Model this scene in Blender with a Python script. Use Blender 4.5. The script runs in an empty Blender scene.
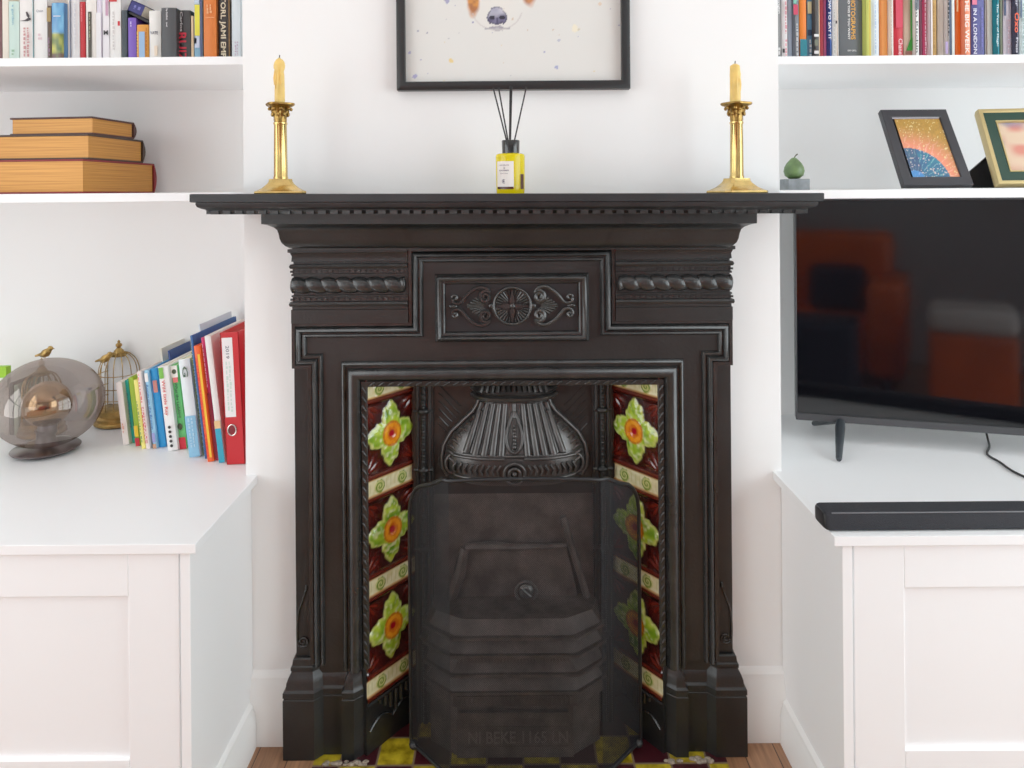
import bpy, math, random
from math import sin, cos, pi, radians, sqrt, atan2
from mathutils import Vector, Matrix
random.seed(7)
C = bpy.context.scene.collection
F, CAMD, CAMZ, ROLL = 720.0, 1.6, 1.21, 0.0079      # focal length (px), camera distance from the chimney breast, height, roll

# ------------------------------------------------------------------ measuring helpers (photo pixel -> real position)
def PX(u, v, Y):
    d = Y + CAMD; du, dv = u - 512, v - 193
    return ((du - ROLL*dv)*d/F, CAMZ - (dv + ROLL*du)*d/F)
def PZ(u, v, Z):
    du, dv = u - 512, v - 193
    d = (CAMZ - Z)*F/(dv + ROLL*du)
    return ((du - ROLL*dv)*d/F, d - CAMD)

# ------------------------------------------------------------------ mesh builder
class MB:
    def __init__(s): s.v=[]; s.f=[]; s.m=[]; s.c=[]
    def add(s, vs, fs, mat=0):
        n=len(s.v); s.v += [tuple(p) for p in vs]
        for f in fs: s.f.append([i+n for i in f]); s.m.append(mat)
        return s
    def box(s, x0,x1,y0,y1,z0,z1, mat=0):
        vs=[(x0,y0,z0),(x1,y0,z0),(x1,y1,z0),(x0,y1,z0),(x0,y0,z1),(x1,y0,z1),(x1,y1,z1),(x0,y1,z1)]
        return s.add(vs,[(3,2,1,0),(4,5,6,7),(0,1,5,4),(1,2,6,5),(2,3,7,6),(3,0,4,7)],mat)
    def loft(s, rings, cap=True, mat=0):
        n=len(rings[0]); vs=[p for r in rings for p in r]; fs=[]
        for i in range(len(rings)-1):
            for j in range(n):
                k=(j+1)%n; fs.append((i*n+j,i*n+k,(i+1)*n+k,(i+1)*n+j))
        if cap: fs.append(tuple(range(n))[::-1]); fs.append(tuple((len(rings)-1)*n+j for j in range(n)))
        return s.add(vs,fs,mat)
    def tube(s, pts, r, seg=8, mat=0, cap=True, closed=False):
        pts=[Vector(p) for p in pts]; N=len(pts)
        rs=r if isinstance(r,(list,tuple)) else [r]*N
        rings=[]; up=None
        for i,p in enumerate(pts):
            if closed: t=(pts[(i+1)%N]-pts[i-1])
            else: t=(pts[min(i+1,N-1)]-pts[max(i-1,0)])
            t.normalize()
            if up is None:
                up=Vector((0,0,1)) if abs(t.z)<.9 else Vector((0,1,0))
            a=t.cross(up)
            if a.length<1e-6: a=t.cross(Vector((1,0,0)))
            a.normalize(); b=a.cross(t).normalized(); up=b
            rings.append([p+a*rs[i]*cos(2*pi*j/seg)+b*rs[i]*sin(2*pi*j/seg) for j in range(seg)])
        if closed: rings.append(rings[0]); cap=False
        return s.loft(rings,cap,mat)
    def lathe(s, prof, c=(0,0,0), seg=32, mat=0, mod=None, rot=0, cap=True):
        rings=[]
        for i,(r,z) in enumerate(prof):
            ring=[]
            for j in range(seg):
                a=2*pi*j/seg+rot
                k=mod(i,a) if mod else 1
                ring.append((c[0]+r*k*cos(a),c[1]+r*k*sin(a),c[2]+z))
            rings.append(ring)
        return s.loft(rings,cap,mat)
    def prism(s, poly, y0, y1, mat=0):      # polygon in x,z extruded in y
        return s.loft([[(x,y0,z) for x,z in poly],[(x,y1,z) for x,z in poly]],True,mat)
    def sphere(s, c, r, seg=16, rings=10, sc=(1,1,1), mat=0):
        pr=[(max(1e-5,r*sin(pi*i/rings)),-r*cos(pi*i/rings)) for i in range(rings+1)]
        vs=[[(c[0]+q*cos(2*pi*j/seg)*sc[0],c[1]+q*sin(2*pi*j/seg)*sc[1],c[2]+z*sc[2]) for j in range(seg)] for q,z in pr]
        return s.loft(vs,True,mat)
    def sweep(s, path, prof, closed=False, mat=0, capends=True):   # path (x,z); prof (offset to the left, y)
        N=len(path); rings=[]
        for i in range(N):
            p=Vector(path[i])
            def nrm(a,b):
                d=(Vector(b)-Vector(a)).normalized(); return Vector((-d.y,d.x))
            if closed or 0<i<N-1:
                n1=nrm(path[i-1],path[i]); n2=nrm(path[i],path[(i+1)%N])
                m=(n1+n2); m=m/max(m.dot(n1),.2)
            else: m=nrm(path[0],path[1]) if i==0 else nrm(path[-2],path[-1])
            rings.append([(p.x+m.x*o, y, p.y+m.y*o) for o,y in prof])
        if closed: rings.append(rings[0])
        n=len(prof); vs=[q for r in rings for q in r]; fs=[]
        for i in range(len(rings)-1):
            for j in range(n-1): fs.append((i*n+j,i*n+j+1,(i+1)*n+j+1,(i+1)*n+j))
        if capends and not closed: fs.append(tuple(range(n))); fs.append(tuple((len(rings)-1)*n+j for j in range(n))[::-1])
        return s.add(vs,fs,mat)
    def grid(s, f, nu, nv, mat=0):
        vs=[f(i/nu,j/nv) for j in range(nv+1) for i in range(nu+1)]
        fs=[(j*(nu+1)+i,j*(nu+1)+i+1,(j+1)*(nu+1)+i+1,(j+1)*(nu+1)+i) for j in range(nv) for i in range(nu)]
        return s.add(vs,fs,mat)
    def build(s, name, mats, parent=None, angle=35, bevel=0, local=False, seg=2, colors=None):
        if not isinstance(mats,(list,tuple)): mats=[mats]
        off=Vector((0,0,0))
        if parent is not None and not local:
            q=parent
            while q is not None: off+=Vector(q.location); q=q.parent
        me=bpy.data.meshes.new(name)
        me.from_pydata([tuple(Vector(p)-off) for p in s.v],[],s.f)
        for m in mats: me.materials.append(m)
        for p,mi in zip(me.polygons,s.m): p.material_index=mi; p.use_smooth=True
        if colors:
            at=me.color_attributes.new('Col','FLOAT_COLOR','POINT')
            for i,c in enumerate(colors): at.data[i].color=(c[0],c[1],c[2],1)
        me.update()
        import bmesh
        bm=bmesh.new(); bm.from_mesh(me); bmesh.ops.recalc_face_normals(bm,faces=bm.faces); bm.to_mesh(me); bm.free()
        me.set_sharp_from_angle(angle=radians(angle))
        o=bpy.data.objects.new(name,me); C.objects.link(o)
        if parent is not None: o.parent=parent
        if bevel:
            b=o.modifiers.new('Bevel','BEVEL'); b.width=bevel; b.segments=seg; b.limit_method='ANGLE'; b.angle_limit=radians(40)
        return o

def empty(name, loc, label, cat, group=None, rot=(0,0,0)):
    o=bpy.data.objects.new(name,None); C.objects.link(o); o.location=loc; o.rotation_euler=rot
    o.empty_display_size=.02
    return tag(o,label,cat,group)
def tag(o,label,cat,group=None):
    o['label']=label; o['category']=cat
    if group: o['group']=group
    return o
def struct(o): o['kind']='structure'; return o

# ------------------------------------------------------------------ materials
def srgb(r,g,b):
    f=lambda c:(c/255/12.92) if c/255<=.04045 else ((c/255+.055)/1.055)**2.4
    return (f(r),f(g),f(b),1)
MC={}
def mat(name, col, rough=.5, metal=0, spec=.5, bump=0, bscale=60, var=0, vscale=8, coat=0):
    if name in MC: return MC[name]
    m=bpy.data.materials.new(name); m.use_nodes=True; nt=m.node_tree; b=nt.nodes['Principled BSDF']
    b.inputs['Base Color'].default_value=col; b.inputs['Roughness'].default_value=rough
    b.inputs['Metallic'].default_value=metal; b.inputs['Specular IOR Level'].default_value=spec
    if coat: b.inputs['Coat Weight'].default_value=coat; b.inputs['Coat Roughness'].default_value=.08
    if bump or var:
        tc=nt.nodes.new('ShaderNodeTexCoord')
    if bump:
        n=nt.nodes.new('ShaderNodeTexNoise'); n.inputs['Scale'].default_value=bscale; n.inputs['Detail'].default_value=4
        nt.links.new(tc.outputs['Object'],n.inputs['Vector'])
        bp=nt.nodes.new('ShaderNodeBump'); bp.inputs['Strength'].default_value=bump; bp.inputs['Distance'].default_value=.002
        nt.links.new(n.outputs['Fac'],bp.inputs['Height']); nt.links.new(bp.outputs['Normal'],b.inputs['Normal'])
    if var:
        n=nt.nodes.new('ShaderNodeTexNoise'); n.inputs['Scale'].default_value=vscale; n.inputs['Detail'].default_value=5
        nt.links.new(tc.outputs['Object'],n.inputs['Vector'])
        r=nt.nodes.new('ShaderNodeValToRGB')
        r.color_ramp.elements[0].position=.3; r.color_ramp.elements[1].position=.7
        r.color_ramp.elements[0].color=tuple(c*(1-var) for c in col[:3])+(1,)
        r.color_ramp.elements[1].color=tuple(min(1,c*(1+var)) for c in col[:3])+(1,)
        nt.links.new(n.outputs['Fac'],r.inputs['Fac']); nt.links.new(r.outputs['Color'],b.inputs['Base Color'])
    MC[name]=m; return m
def paint(r,g,b,rough=.55,**k): return mat('colour_%d_%d_%d_%d'%(r,g,b,rough*100),srgb(r,g,b),rough,**k)

M_wall=mat('wall_paint',srgb(248,248,247),.75,bump=.06,bscale=90,spec=.25)
M_ceil=mat('ceiling_paint',srgb(250,250,250),.8)
M_gloss=mat('white_eggshell',srgb(249,250,251),.38,spec=.4)
M_trim=mat('white_trim_gloss',srgb(248,248,246),.35,spec=.45)
M_iron=mat('blackened_cast_iron',(.0160,.0163,.0163,1),.36,metal=.3,spec=.6,bump=.25,bscale=140,var=.3,vscale=12)
M_iron2=mat('polished_cast_iron',(.038,.038,.038,1),.27,metal=.5,spec=.65,bump=.2,bscale=160,var=.25,vscale=25)
M_soot=mat('sooty_iron',(.120,.098,.090,1),.5,metal=.25,spec=.4,bump=.5,bscale=70,var=.45,vscale=22)
M_brass=mat('aged_brass',srgb(216,184,112),.27,metal=1,var=.18,vscale=40)
M_brassd=mat('tarnished_brass',srgb(160,126,66),.36,metal=1,bump=.4,bscale=220,var=.45,vscale=60)
M_gold=mat('antique_gold',srgb(170,138,80),.38,metal=1,var=.4,vscale=50)
M_wax=mat('yellow_wax',srgb(240,200,105),.45,var=.12,vscale=40)
M_black=mat('matt_black',(.012,.012,.013,1),.5)
M_blackf=mat('black_frame_lacquer',(.012,.012,.013,1),.42,spec=.4)
M_tvb=mat('dark_grey_plastic',(.045,.045,.049,1),.38,spec=.5)
M_fabric=mat('black_speaker_cloth',(.009,.010,.015,1),.8,bump=.8,bscale=700)
M_page=mat('paper_edge',srgb(228,216,196),.8,var=.06,vscale=120)
M_white=paint(240,238,234)
M_screen=mat('tv_glass',(.003,.003,.004,1),.06,spec=.55)

def node_mat(name):
    m=bpy.data.materials.new(name); m.use_nodes=True
    return m,m.node_tree,m.node_tree.nodes['Principled BSDF']
def N(nt,t,**kw):
    n=nt.nodes.new(t)
    for k,v in kw.items(): setattr(n,k,v)
    return n
def mathn(nt,op,a,b=None):
    n=N(nt,'ShaderNodeMath',operation=op)
    for i,x in enumerate((a,b)):
        if x is None: continue
        if isinstance(x,(int,float)): n.inputs[i].default_value=x
        else: nt.links.new(x,n.inputs[i])
    return n.outputs[0]

# oak boards running towards the hearth
def wood_floor():
    m,nt,b=node_mat('oak_boards')
    tc=N(nt,'ShaderNodeTexCoord'); mp=N(nt,'ShaderNodeMapping'); mp.inputs['Rotation'].default_value=(0,0,pi/2)
    nt.links.new(tc.outputs['Object'],mp.inputs['Vector'])
    br=N(nt,'ShaderNodeTexBrick'); br.inputs['Scale'].default_value=1; br.inputs['Brick Width'].default_value=.9; br.inputs['Row Height'].default_value=.07
    br.inputs['Mortar Size'].default_value=.0012; br.inputs['Color1'].default_value=srgb(178,132,98); br.inputs['Color2'].default_value=srgb(148,106,76); br.inputs['Mortar'].default_value=srgb(70,42,26)
    nt.links.new(mp.outputs[0],br.inputs['Vector'])
    mp2=N(nt,'ShaderNodeMapping'); mp2.inputs['Scale'].default_value=(90,5,5); nt.links.new(tc.outputs['Object'],mp2.inputs['Vector'])
    no=N(nt,'ShaderNodeTexNoise'); no.inputs['Scale'].default_value=1.5; no.inputs['Detail'].default_value=6; nt.links.new(mp2.outputs[0],no.inputs['Vector'])
    rp=N(nt,'ShaderNodeValToRGB'); rp.color_ramp.elements[0].color=(.55,.5,.45,1); rp.color_ramp.elements[1].color=(1.25,1.2,1.15,1); rp.color_ramp.elements[0].position=.3; rp.color_ramp.elements[1].position=.7
    nt.links.new(no.outputs['Fac'],rp.inputs['Fac'])
    mx=N(nt,'ShaderNodeMix',data_type='RGBA',blend_type='MULTIPLY'); mx.inputs['Factor'].default_value=.8
    nt.links.new(br.outputs['Color'],mx.inputs['A']); nt.links.new(rp.outputs['Color'],mx.inputs['B'])
    nt.links.new(mx.outputs['Result'],b.inputs['Base Color']); b.inputs['Roughness'].default_value=.4
    return m
# chequered hearth tiles
TP=.078
def hearth_mat():
    m,nt,b=node_mat('chequered_glazed_tiles')
    tc=N(nt,'ShaderNodeTexCoord'); sp=N(nt,'ShaderNodeSeparateXYZ'); nt.links.new(tc.outputs['Object'],sp.inputs[0])
    x=mathn(nt,'ADD',mathn(nt,'DIVIDE',sp.outputs[0],TP),100+HX); y=mathn(nt,'ADD',mathn(nt,'DIVIDE',sp.outputs[1],TP),100+HY)
    fx=mathn(nt,'FRACT',x); fy=mathn(nt,'FRACT',y)
    par=mathn(nt,'MODULO',mathn(nt,'ADD',mathn(nt,'FLOOR',x),mathn(nt,'FLOOR',y)),2)
    ex=mathn(nt,'MINIMUM',fx,mathn(nt,'SUBTRACT',1,fx)); ey=mathn(nt,'MINIMUM',fy,mathn(nt,'SUBTRACT',1,fy))
    e=mathn(nt,'MINIMUM',ex,ey); grout=mathn(nt,'LESS_THAN',e,.028)
    no=N(nt,'ShaderNodeTexNoise'); no.inputs['Scale'].default_value=45; no.inputs['Detail'].default_value=5; nt.links.new(tc.outputs['Object'],no.inputs['Vector'])
    r=N(nt,'ShaderNodeValToRGB'); r.color_ramp.elements[0].color=srgb(120,100,8); r.color_ramp.elements[1].color=srgb(206,182,40); r.color_ramp.elements[0].position=.3; r.color_ramp.elements[1].position=.7
    nt.links.new(no.outputs['Fac'],r.inputs['Fac'])
    mx=N(nt,'ShaderNodeMix',data_type='RGBA'); mx.inputs['A'].default_value=srgb(58,20,26); nt.links.new(par,mx.inputs['Factor']); nt.links.new(r.outputs['Color'],mx.inputs['B'])
    mx2=N(nt,'ShaderNodeMix',data_type='RGBA'); mx2.inputs['B'].default_value=srgb(120,100,80); nt.links.new(grout,mx2.inputs['Factor']); nt.links.new(mx.outputs['Result'],mx2.inputs['A'])
    nt.links.new(mx2.outputs['Result'],b.inputs['Base Color']); b.inputs['Roughness'].default_value=.3
    return m
HX,HY=.0,.0

def vcol_mat(name,rough=.15,coat=.6):
    m,nt,b=node_mat(name); a=N(nt,'ShaderNodeVertexColor'); a.layer_name='Col'
    nt.links.new(a.outputs['Color'],b.inputs['Base Color']); b.inputs['Roughness'].default_value=rough; b.inputs['Coat Weight'].default_value=coat; b.inputs['Coat Roughness'].default_value=.05
    return m
M_tile=vcol_mat('majolica_glaze')
M_print=vcol_mat('printed_picture',.35,.3)

def wire_mesh_mat():
    m,nt,b=node_mat('fine_wire_mesh')
    b.inputs['Base Color'].default_value=(.011,.011,.013,1); b.inputs['Roughness'].default_value=.6; b.inputs['Specular IOR Level'].default_value=.25; b.inputs['Metallic'].default_value=.0
    uv=N(nt,'ShaderNodeUVMap'); uv.uv_map='wires'
    sp=N(nt,'ShaderNodeSeparateXYZ'); nt.links.new(uv.outputs[0],sp.inputs[0])
    k=1/.0026
    lw=N(nt,'ShaderNodeLayerWeight'); lw.inputs['Blend'].default_value=.5
    wfrac=mathn(nt,'ADD',mathn(nt,'MULTIPLY',lw.outputs['Facing'],.60),.20)
    wires=[]
    for i in (0,1):
        fr=mathn(nt,'FRACT',mathn(nt,'MULTIPLY',sp.outputs[i],k)); wires.append(mathn(nt,'LESS_THAN',fr,wfrac))
    w=mathn(nt,'MAXIMUM',wires[0],wires[1])
    tr=N(nt,'ShaderNodeBsdfTransparent'); mx=N(nt,'ShaderNodeMixShader')
    nt.links.new(w,mx.inputs[0]); nt.links.new(tr.outputs[0],mx.inputs[1]); nt.links.new(b.outputs[0],mx.inputs[2])
    nt.links.new(mx.outputs[0],nt.nodes['Material Output'].inputs['Surface'])
    return m
def thin_glass(name,tint,refl=.12,rough=.03,edge=.6,gcol=(1,1,1,1)):
    m=bpy.data.materials.new(name); m.use_nodes=True; nt=m.node_tree; nt.nodes.remove(nt.nodes['Principled BSDF'])
    tr=N(nt,'ShaderNodeBsdfTransparent'); tr.inputs[0].default_value=tint
    gl=N(nt,'ShaderNodeBsdfGlossy'); gl.inputs['Roughness'].default_value=rough; gl.inputs['Color'].default_value=gcol
    lw=N(nt,'ShaderNodeLayerWeight'); lw.inputs['Blend'].default_value=.35
    f=mathn(nt,'ADD',mathn(nt,'MULTIPLY',lw.outputs['Facing'],edge),refl)
    mx=N(nt,'ShaderNodeMixShader'); nt.links.new(f,mx.inputs[0]); nt.links.new(tr.outputs[0],mx.inputs[1]); nt.links.new(gl.outputs[0],mx.inputs[2])
    nt.links.new(mx.outputs[0],nt.nodes['Material Output'].inputs['Surface'])
    return m

# ------------------------------------------------------------------ lettering
TXT={}
def text_geo(s, bold=True):
    if s in TXT: return TXT[s]
    cu=bpy.data.curves.new('lettering','FONT'); cu.body=s; cu.resolution_u=2; cu.offset=.018 if bold else 0
    o=bpy.data.objects.new('lettering',cu); C.objects.link(o)
    dg=bpy.context.evaluated_depsgraph_get(); me=bpy.data.meshes.new_from_object(o.evaluated_get(dg))
    vs=[v.co.copy() for v in me.vertices]; fs=[tuple(p.vertices) for p in me.polygons]
    bpy.data.objects.remove(o); bpy.data.curves.remove(cu); bpy.data.meshes.remove(me)
    x0=min(v.x for v in vs); x1=max(v.x for v in vs); y0=min(v.y for v in vs); y1=max(v.y for v in vs)
    TXT[s]=([((v.x-x0)/(x1-x0),(v.y-y0)/(y1-y0)) for v in vs],fs); return TXT[s]
def letter(parent, s, x0,x1,z0,z1, y, m, vertical=False, name='lettering', flip=False):
    """lettering filling the rectangle x0..x1, z0..z1 in front of plane y (local coordinates of parent)"""
    vs,fs=text_geo(s); mb=MB()
    if vertical: pts=[(x0+b*(x1-x0), y, z1-a*(z1-z0)) for a,b in vs]
    else: pts=[(x0+a*(x1-x0), y, z0+b*(z1-z0)) for a,b in vs]
    mb.add(pts,fs); return mb.build(name,m,parent,local=True)
def rect(parent,x0,x1,z0,z1,y,m,name='spine_band',t=.0004):
    return MB().box(x0,x1,y-t,y,z0,z1).build(name,m,parent,local=True)
def dashes(parent,x0,x1,z0,z1,y,m,n=2,name='spine_print'):
    mb=MB(); w=(x1-x0)/n
    for i in range(n):
        z=z1
        while z>z0:
            l=random.uniform(.003,.010); a=x0+i*w+w*.2
            mb.box(a,a+w*random.uniform(.35,.7),y-.0004,y,max(z0,z-l),z); z-=l+random.uniform(.0015,.004)
    return mb.build(name,m,parent,local=True)

# ================================================================== ROOM
YB=.40                   # back of the alcoves
BX0,BX1=-.596,.594       # chimney breast
RX=2.0; RY=-3.7; RZ=2.55
w=MB(); w.box(BX0,-.325,0,YB,0,RZ); w.box(.325,BX1,0,YB,0,RZ); w.box(-.325,.325,0,YB,.86,RZ)
struct(w.build('wall_chimney_breast',M_wall))
struct(MB().box(-RX,BX0,YB,YB+.1,0,RZ).build('wall_alcove_left',M_wall))
struct(MB().box(BX1,RX,YB,YB+.1,0,RZ).build('wall_alcove_right',M_wall))
w=MB(); w.box(-RX-.1,-RX,-.45,YB,0,RZ); w.box(-RX-.1,-RX,RY,-2.65,0,RZ); w.box(-RX-.1,-RX,-2.65,-.45,0,.2); w.box(-RX-.1,-RX,-2.65,-.45,2.15,RZ)
struct(w.build('wall_left',M_wall))
w=MB(); w.box(RX,RX+.1,-.25,YB,0,RZ); w.box(RX,RX+.1,RY,-2.45,0,RZ); w.box(RX,RX+.1,-2.45,-.25,0,.2); w.box(RX,RX+.1,-2.45,-.25,2.15,RZ)
struct(w.build('wall_right',M_wall))
struct(MB().box(-RX-.1,RX+.1,RY-.1,RY,0,RZ).build('wall_rear',mat('grey_paint',srgb(170,170,172),.8)))
struct(MB().box(-RX-.1,RX+.1,RY-.1,YB+.1,RZ,RZ+.1).build('ceiling',M_ceil))
struct(MB().box(-RX-.1,RX+.1,RY-.1,YB+.1,-.1,0).build('floor',wood_floor()))
# sash window in the right wall
w=MB()
for y in (-2.45,-1.75,-1.0,-.3): w.box(RX+.02,RX+.07,y,y+.05,.2,2.15)
for z in (.2,1.2,2.1): w.box(RX+.02,RX+.07,-2.45,-.25,z,z+.05)
struct(w.build('window_1',M_trim))
w=MB()  # left window made up, added to let fill light onto left-facing sides
for y in (-2.65,-1.95,-1.2,-.5): w.box(-RX-.07,-RX-.02,y,y+.05,.2,2.15)
for z in (.2,1.2,2.1): w.box(-RX-.07,-RX-.02,-2.65,-.45,z,z+.05)
struct(w.build('window_4',M_trim))
# moulded baseboards on the chimney breast
def base_prof(t,h): return [(0,0),(t,0),(t,h*.68),(t*.85,h*.72),(t*.85,h*.78),(t*.6,h*.84),(t*.55,h*.93),(t*.25,h*.98),(0,h)]
def baseboard(name,x0,x1,h=.155,t=.022):
    pr=base_prof(t,h); mb=MB(); mb.loft([[(x0,-p,z) for p,z in pr],[(x1,-p,z) for p,z in pr]])
    struct(mb.build(name,M_trim))
baseboard('baseboard_left',BX0-.002,-.474); baseboard('baseboard_right',.474,BX1+.002)

# ================================================================== HEARTH
hx,hy=PZ(376,766,0); HX=-hx/TP; HY=-hy/TP+1
h=empty('tiled_hearth',(0,0,0),'hearth of yellow and maroon chequered glazed tiles in front of the fireplace','hearth')
MB().box(-.432,.447,-.62,.063,0,.0008).build('tile_bed',hearth_mat(),h)
for sx in (-1,1):
    mb=MB()
    for i in range(16):
        x=sx*(random.uniform(.315,.425)); mb.sphere((x,-.072+random.uniform(-.005,.006),.003),random.uniform(.003,.006),8,6,(1.6,1,.7))
    mb.build('mortar',mat('crumbled_mortar',srgb(150,136,120),.9,bump=1,bscale=300,var=.4,vscale=150),h)

# ================================================================== FIREPLACE
fp=empty('fireplace',(0,-.03,0),'black cast iron Victorian fireplace with mantel shelf and flowered side tiles','fireplace')
# --- back casting
mb=MB(); mb.box(-.472,-.311,-.036,0,0,1.10); mb.box(.311,.472,-.036,0,0,1.10); mb.box(-.311,.311,-.036,0,.80,1.10)
mb.build('back_casting',M_iron,fp)
# --- raised T plate with its moulded outline
EX=.437
half=[(.221,1.096),(.221,.936),(.472,.936),(.472,.838),(EX,.838),(EX,.20)]
poly=[(-x,z) for x,z in half[::-1]]+half+[(.311,.20),(.311,.80),(-.311,.80),(-.311,.20)]
mb=MB()
mb.box(-.221,.221,-.050,-.036,.936,1.096); mb.box(-.472,.472,-.050,-.036,.838,.936); mb.box(-EX,-.311,-.050,-.036,.2,.838); mb.box(.311,EX,-.050,-.036,.2,.838); mb.box(-.311,.311,-.050,-.036,.80,.838)
pl=mb.build('front_plate',M_iron,fp)
path=[(-x,z) for x,z in half[::-1]]+half        # left foot up, over, right foot down: inside is on the right
pr=[(-.0,-.050),(-.0,-.0535),(-.007,-.0535),(-.0085,-.0505),(-.010,-.057),(-.013,-.0625),(-.017,-.0635),(-.0205,-.060),(-.0215,-.053),(-.0235,-.053),(-.0245,-.0575),(-.028,-.0585),(-.031,-.0555),(-.032,-.050)]
MB().sweep(path,pr).build('outline_moulding',M_iron2,pl,angle=50)
# --- frieze panel
fz=MB().box(-.14,.14,-.0515,-.049,.916,1.024).build('frieze_panel',mat('dark_panel_iron',(.013,.014,.016,1),.4,metal=.2,bump=.25,bscale=140),fp)
rp=[(-.165,.892),(.165,.892),(.165,1.040),(-.165,1.040)]
pr=[(0,-.050),(.001,-.055),(.004,-.058),(.006,-.0655),(.010,-.0675),(.0135,-.0655),(.0155,-.059),(.018,-.059),(.0215,-.056),(.0235,-.0515)]
MB().sweep(rp,pr,closed=True).build('panel_moulding',M_iron2,fz,angle=50)
# --- ornament on the frieze: roundel and scrolled palmettes
OX,OZ,OY=.001,.970,-.0535
mb=MB()
mb.tube([(OX+.0395*cos(2*pi*i/48),OY-.002,OZ+.0395*sin(2*pi*i/48)) for i in range(48)],.0032,8,closed=True)
for q in range(4):
    a0=q*pi/2+pi/4
    for k in range(-3,4):
        a=a0+k*.19; r0=.014+abs(k)*.0035
        mb.tube([(OX+r0*cos(a),OY-.0015,OZ+r0*sin(a)),(OX+.036*cos(a),OY-.003,OZ+.036*sin(a))],[.0012,.0026],6)
    a=q*pi/2
    p=[(OX+.031*cos(a+b)*s,OZ+.031*sin(a+b)*s) for b,s in ((0,1.2),(.5,.38),(-.5,.38))]
    mb.prism([p[0],p[1],(OX,OZ),p[2]],OY-.0045,OY+.002)
mb.sphere((OX,OY-.003,OZ),.006,12,8,(1,.6,1))
mb.build('roundel',M_iron2,fz,angle=40)
def spiral(cx,cz,r0,r1,a0,a1,n=22): return [(cx+(r0+(r1-r0)*t/n)*cos(a0+(a1-a0)*t/n),cz+(r0+(r1-r0)*t/n)*sin(a0+(a1-a0)*t/n)) for t in range(n+1)]
def bez(p0,p1,p2,p3,n=14):
    r=[]
    for i in range(n+1):
        t=i/n; a=(1-t)**3; b=3*t*(1-t)**2; c=3*t*t*(1-t); d=t**3
        r.append(tuple(a*p0[k]+b*p1[k]+c*p2[k]+d*p3[k] for k in range(2)))
    return r
for sx in (-1,1):
    mb=MB()
    for sz in (-1,1):
        # inner spiral near the roundel, sweeping curve out to the small outer volute
        sp=spiral(.056,.0165,.0025,.0115,-pi*.5-3.4*pi/2*1.2,pi*.75,26)
        last=sp[-1]
        cv=bez(last,(.060,.044),(.085,.030),(.101,.0075))
        vo=bez((.101,.0075),(.108,.003),(.120,.004),(.119,.014),8)[1:]
        ov=spiral(.1135,.015,.0055,.0015,0,-4.2,14)
        pts=sp+cv[1:]+[p for p in vo]
        G_=1.13; x_0=.042
        allp=[(OX+sx*(x_0+(x-x_0)*G_),OY-.003,OZ+sz*z*1.22) for x,z in pts]
        mb.tube(allp,[.0032+.0016*sin(pi*i/len(allp)) for i in range(len(allp))],7)
        mb.tube([(OX+sx*(x_0+(x-x_0)*G_),OY-.003,OZ+sz*z*1.22) for x,z in spiral(.113,.0145,.006,.0012,.2,5.4,18)],.0032,6)
        for k in range(6):      # palmette leaves
            a=.10+k*.24
            mb.tube([(OX+sx*(.052+.010*cos(a)),OY-.001,OZ+sz*(.010*sin(a)*.6)),(OX+sx*(.052+(.044-.004*k)*cos(a*.72)),OY-.003,OZ+sz*(.030*sin(a*.72)))],[.0016,.0036],6)
    mb.sphere((OX+sx*.127,OY-.002,OZ),.0065,10,8,(1.5,.6,.7)); mb.sphere((OX+sx*.045,OY-.002,OZ),.005,10,8,(1.2,.7,1.2))
    mb.build('palmette',M_iron2,fz,angle=40)
# --- ribbed capital blocks with rope moulding
lv=[(1.096,.006),(1.089,.006),(1.088,.002),(1.080,-.001),(1.069,.0),(1.068,-.005),(1.064,-.005),(1.063,.002),(1.0585,.004),(1.054,.002),(1.053,-.002),(1.043,-.002),(1.042,.0),(1.038,.0),(1.037,-.004),
    (.997,-.004),(.996,.0),(.993,.0),(.992,-.002),(.983,-.002),(.982,.003),(.9775,.0045),(.973,.003),(.972,-.001),(.966,-.001),(.965,.001),(.936,.001)]
for sx in (-1,1):
    mb=MB(); rings=[]
    for z,p in lv:
        xs=sorted((sx*.222,sx*(.470+p)))
        y=-.058-p; rings.append([(xs[0],y,z),(xs[1],y,z),(xs[1],0,z),(xs[0],0,z)])
    mb.loft(rings[::-1]); cb=mb.build('capital_block',M_iron,fp,angle=30)
    mb=MB(); x0,x1=.226,.472
    seg,nl=28,150; rings=[]
    for i in range(nl+1):
        xx=-.0+ (x0+(x1-x0)*i/nl); X=sx*xx
        ring=[]
        for j in range(seg):
            t=2*pi*j/seg; ph=pi*X/.0335+t*.5
            k=abs(sin(ph)); r=.0165*(.74+.36*k**.5)
            if i in (0,nl): r*=.6
            if i in (1,nl-1): r*=.85
            ring.append((X,-.054-r*cos(t)*.75,1.0175+r*sin(t)))
        rings.append(ring)
    mb.loft(rings).build('rope_moulding',M_iron2,cb,angle=60)
    n=21
    for zz in (1.0475,.9875):
        mb=MB()
        for i in range(n):
            X=sx*(.232+.2365*i/(n-1)); mb.box(X-.0035,X+.0035,-.0600,-.055,zz-.0022,zz+.0022)
        mb.build('bead_row',M_iron2,cb)
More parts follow.
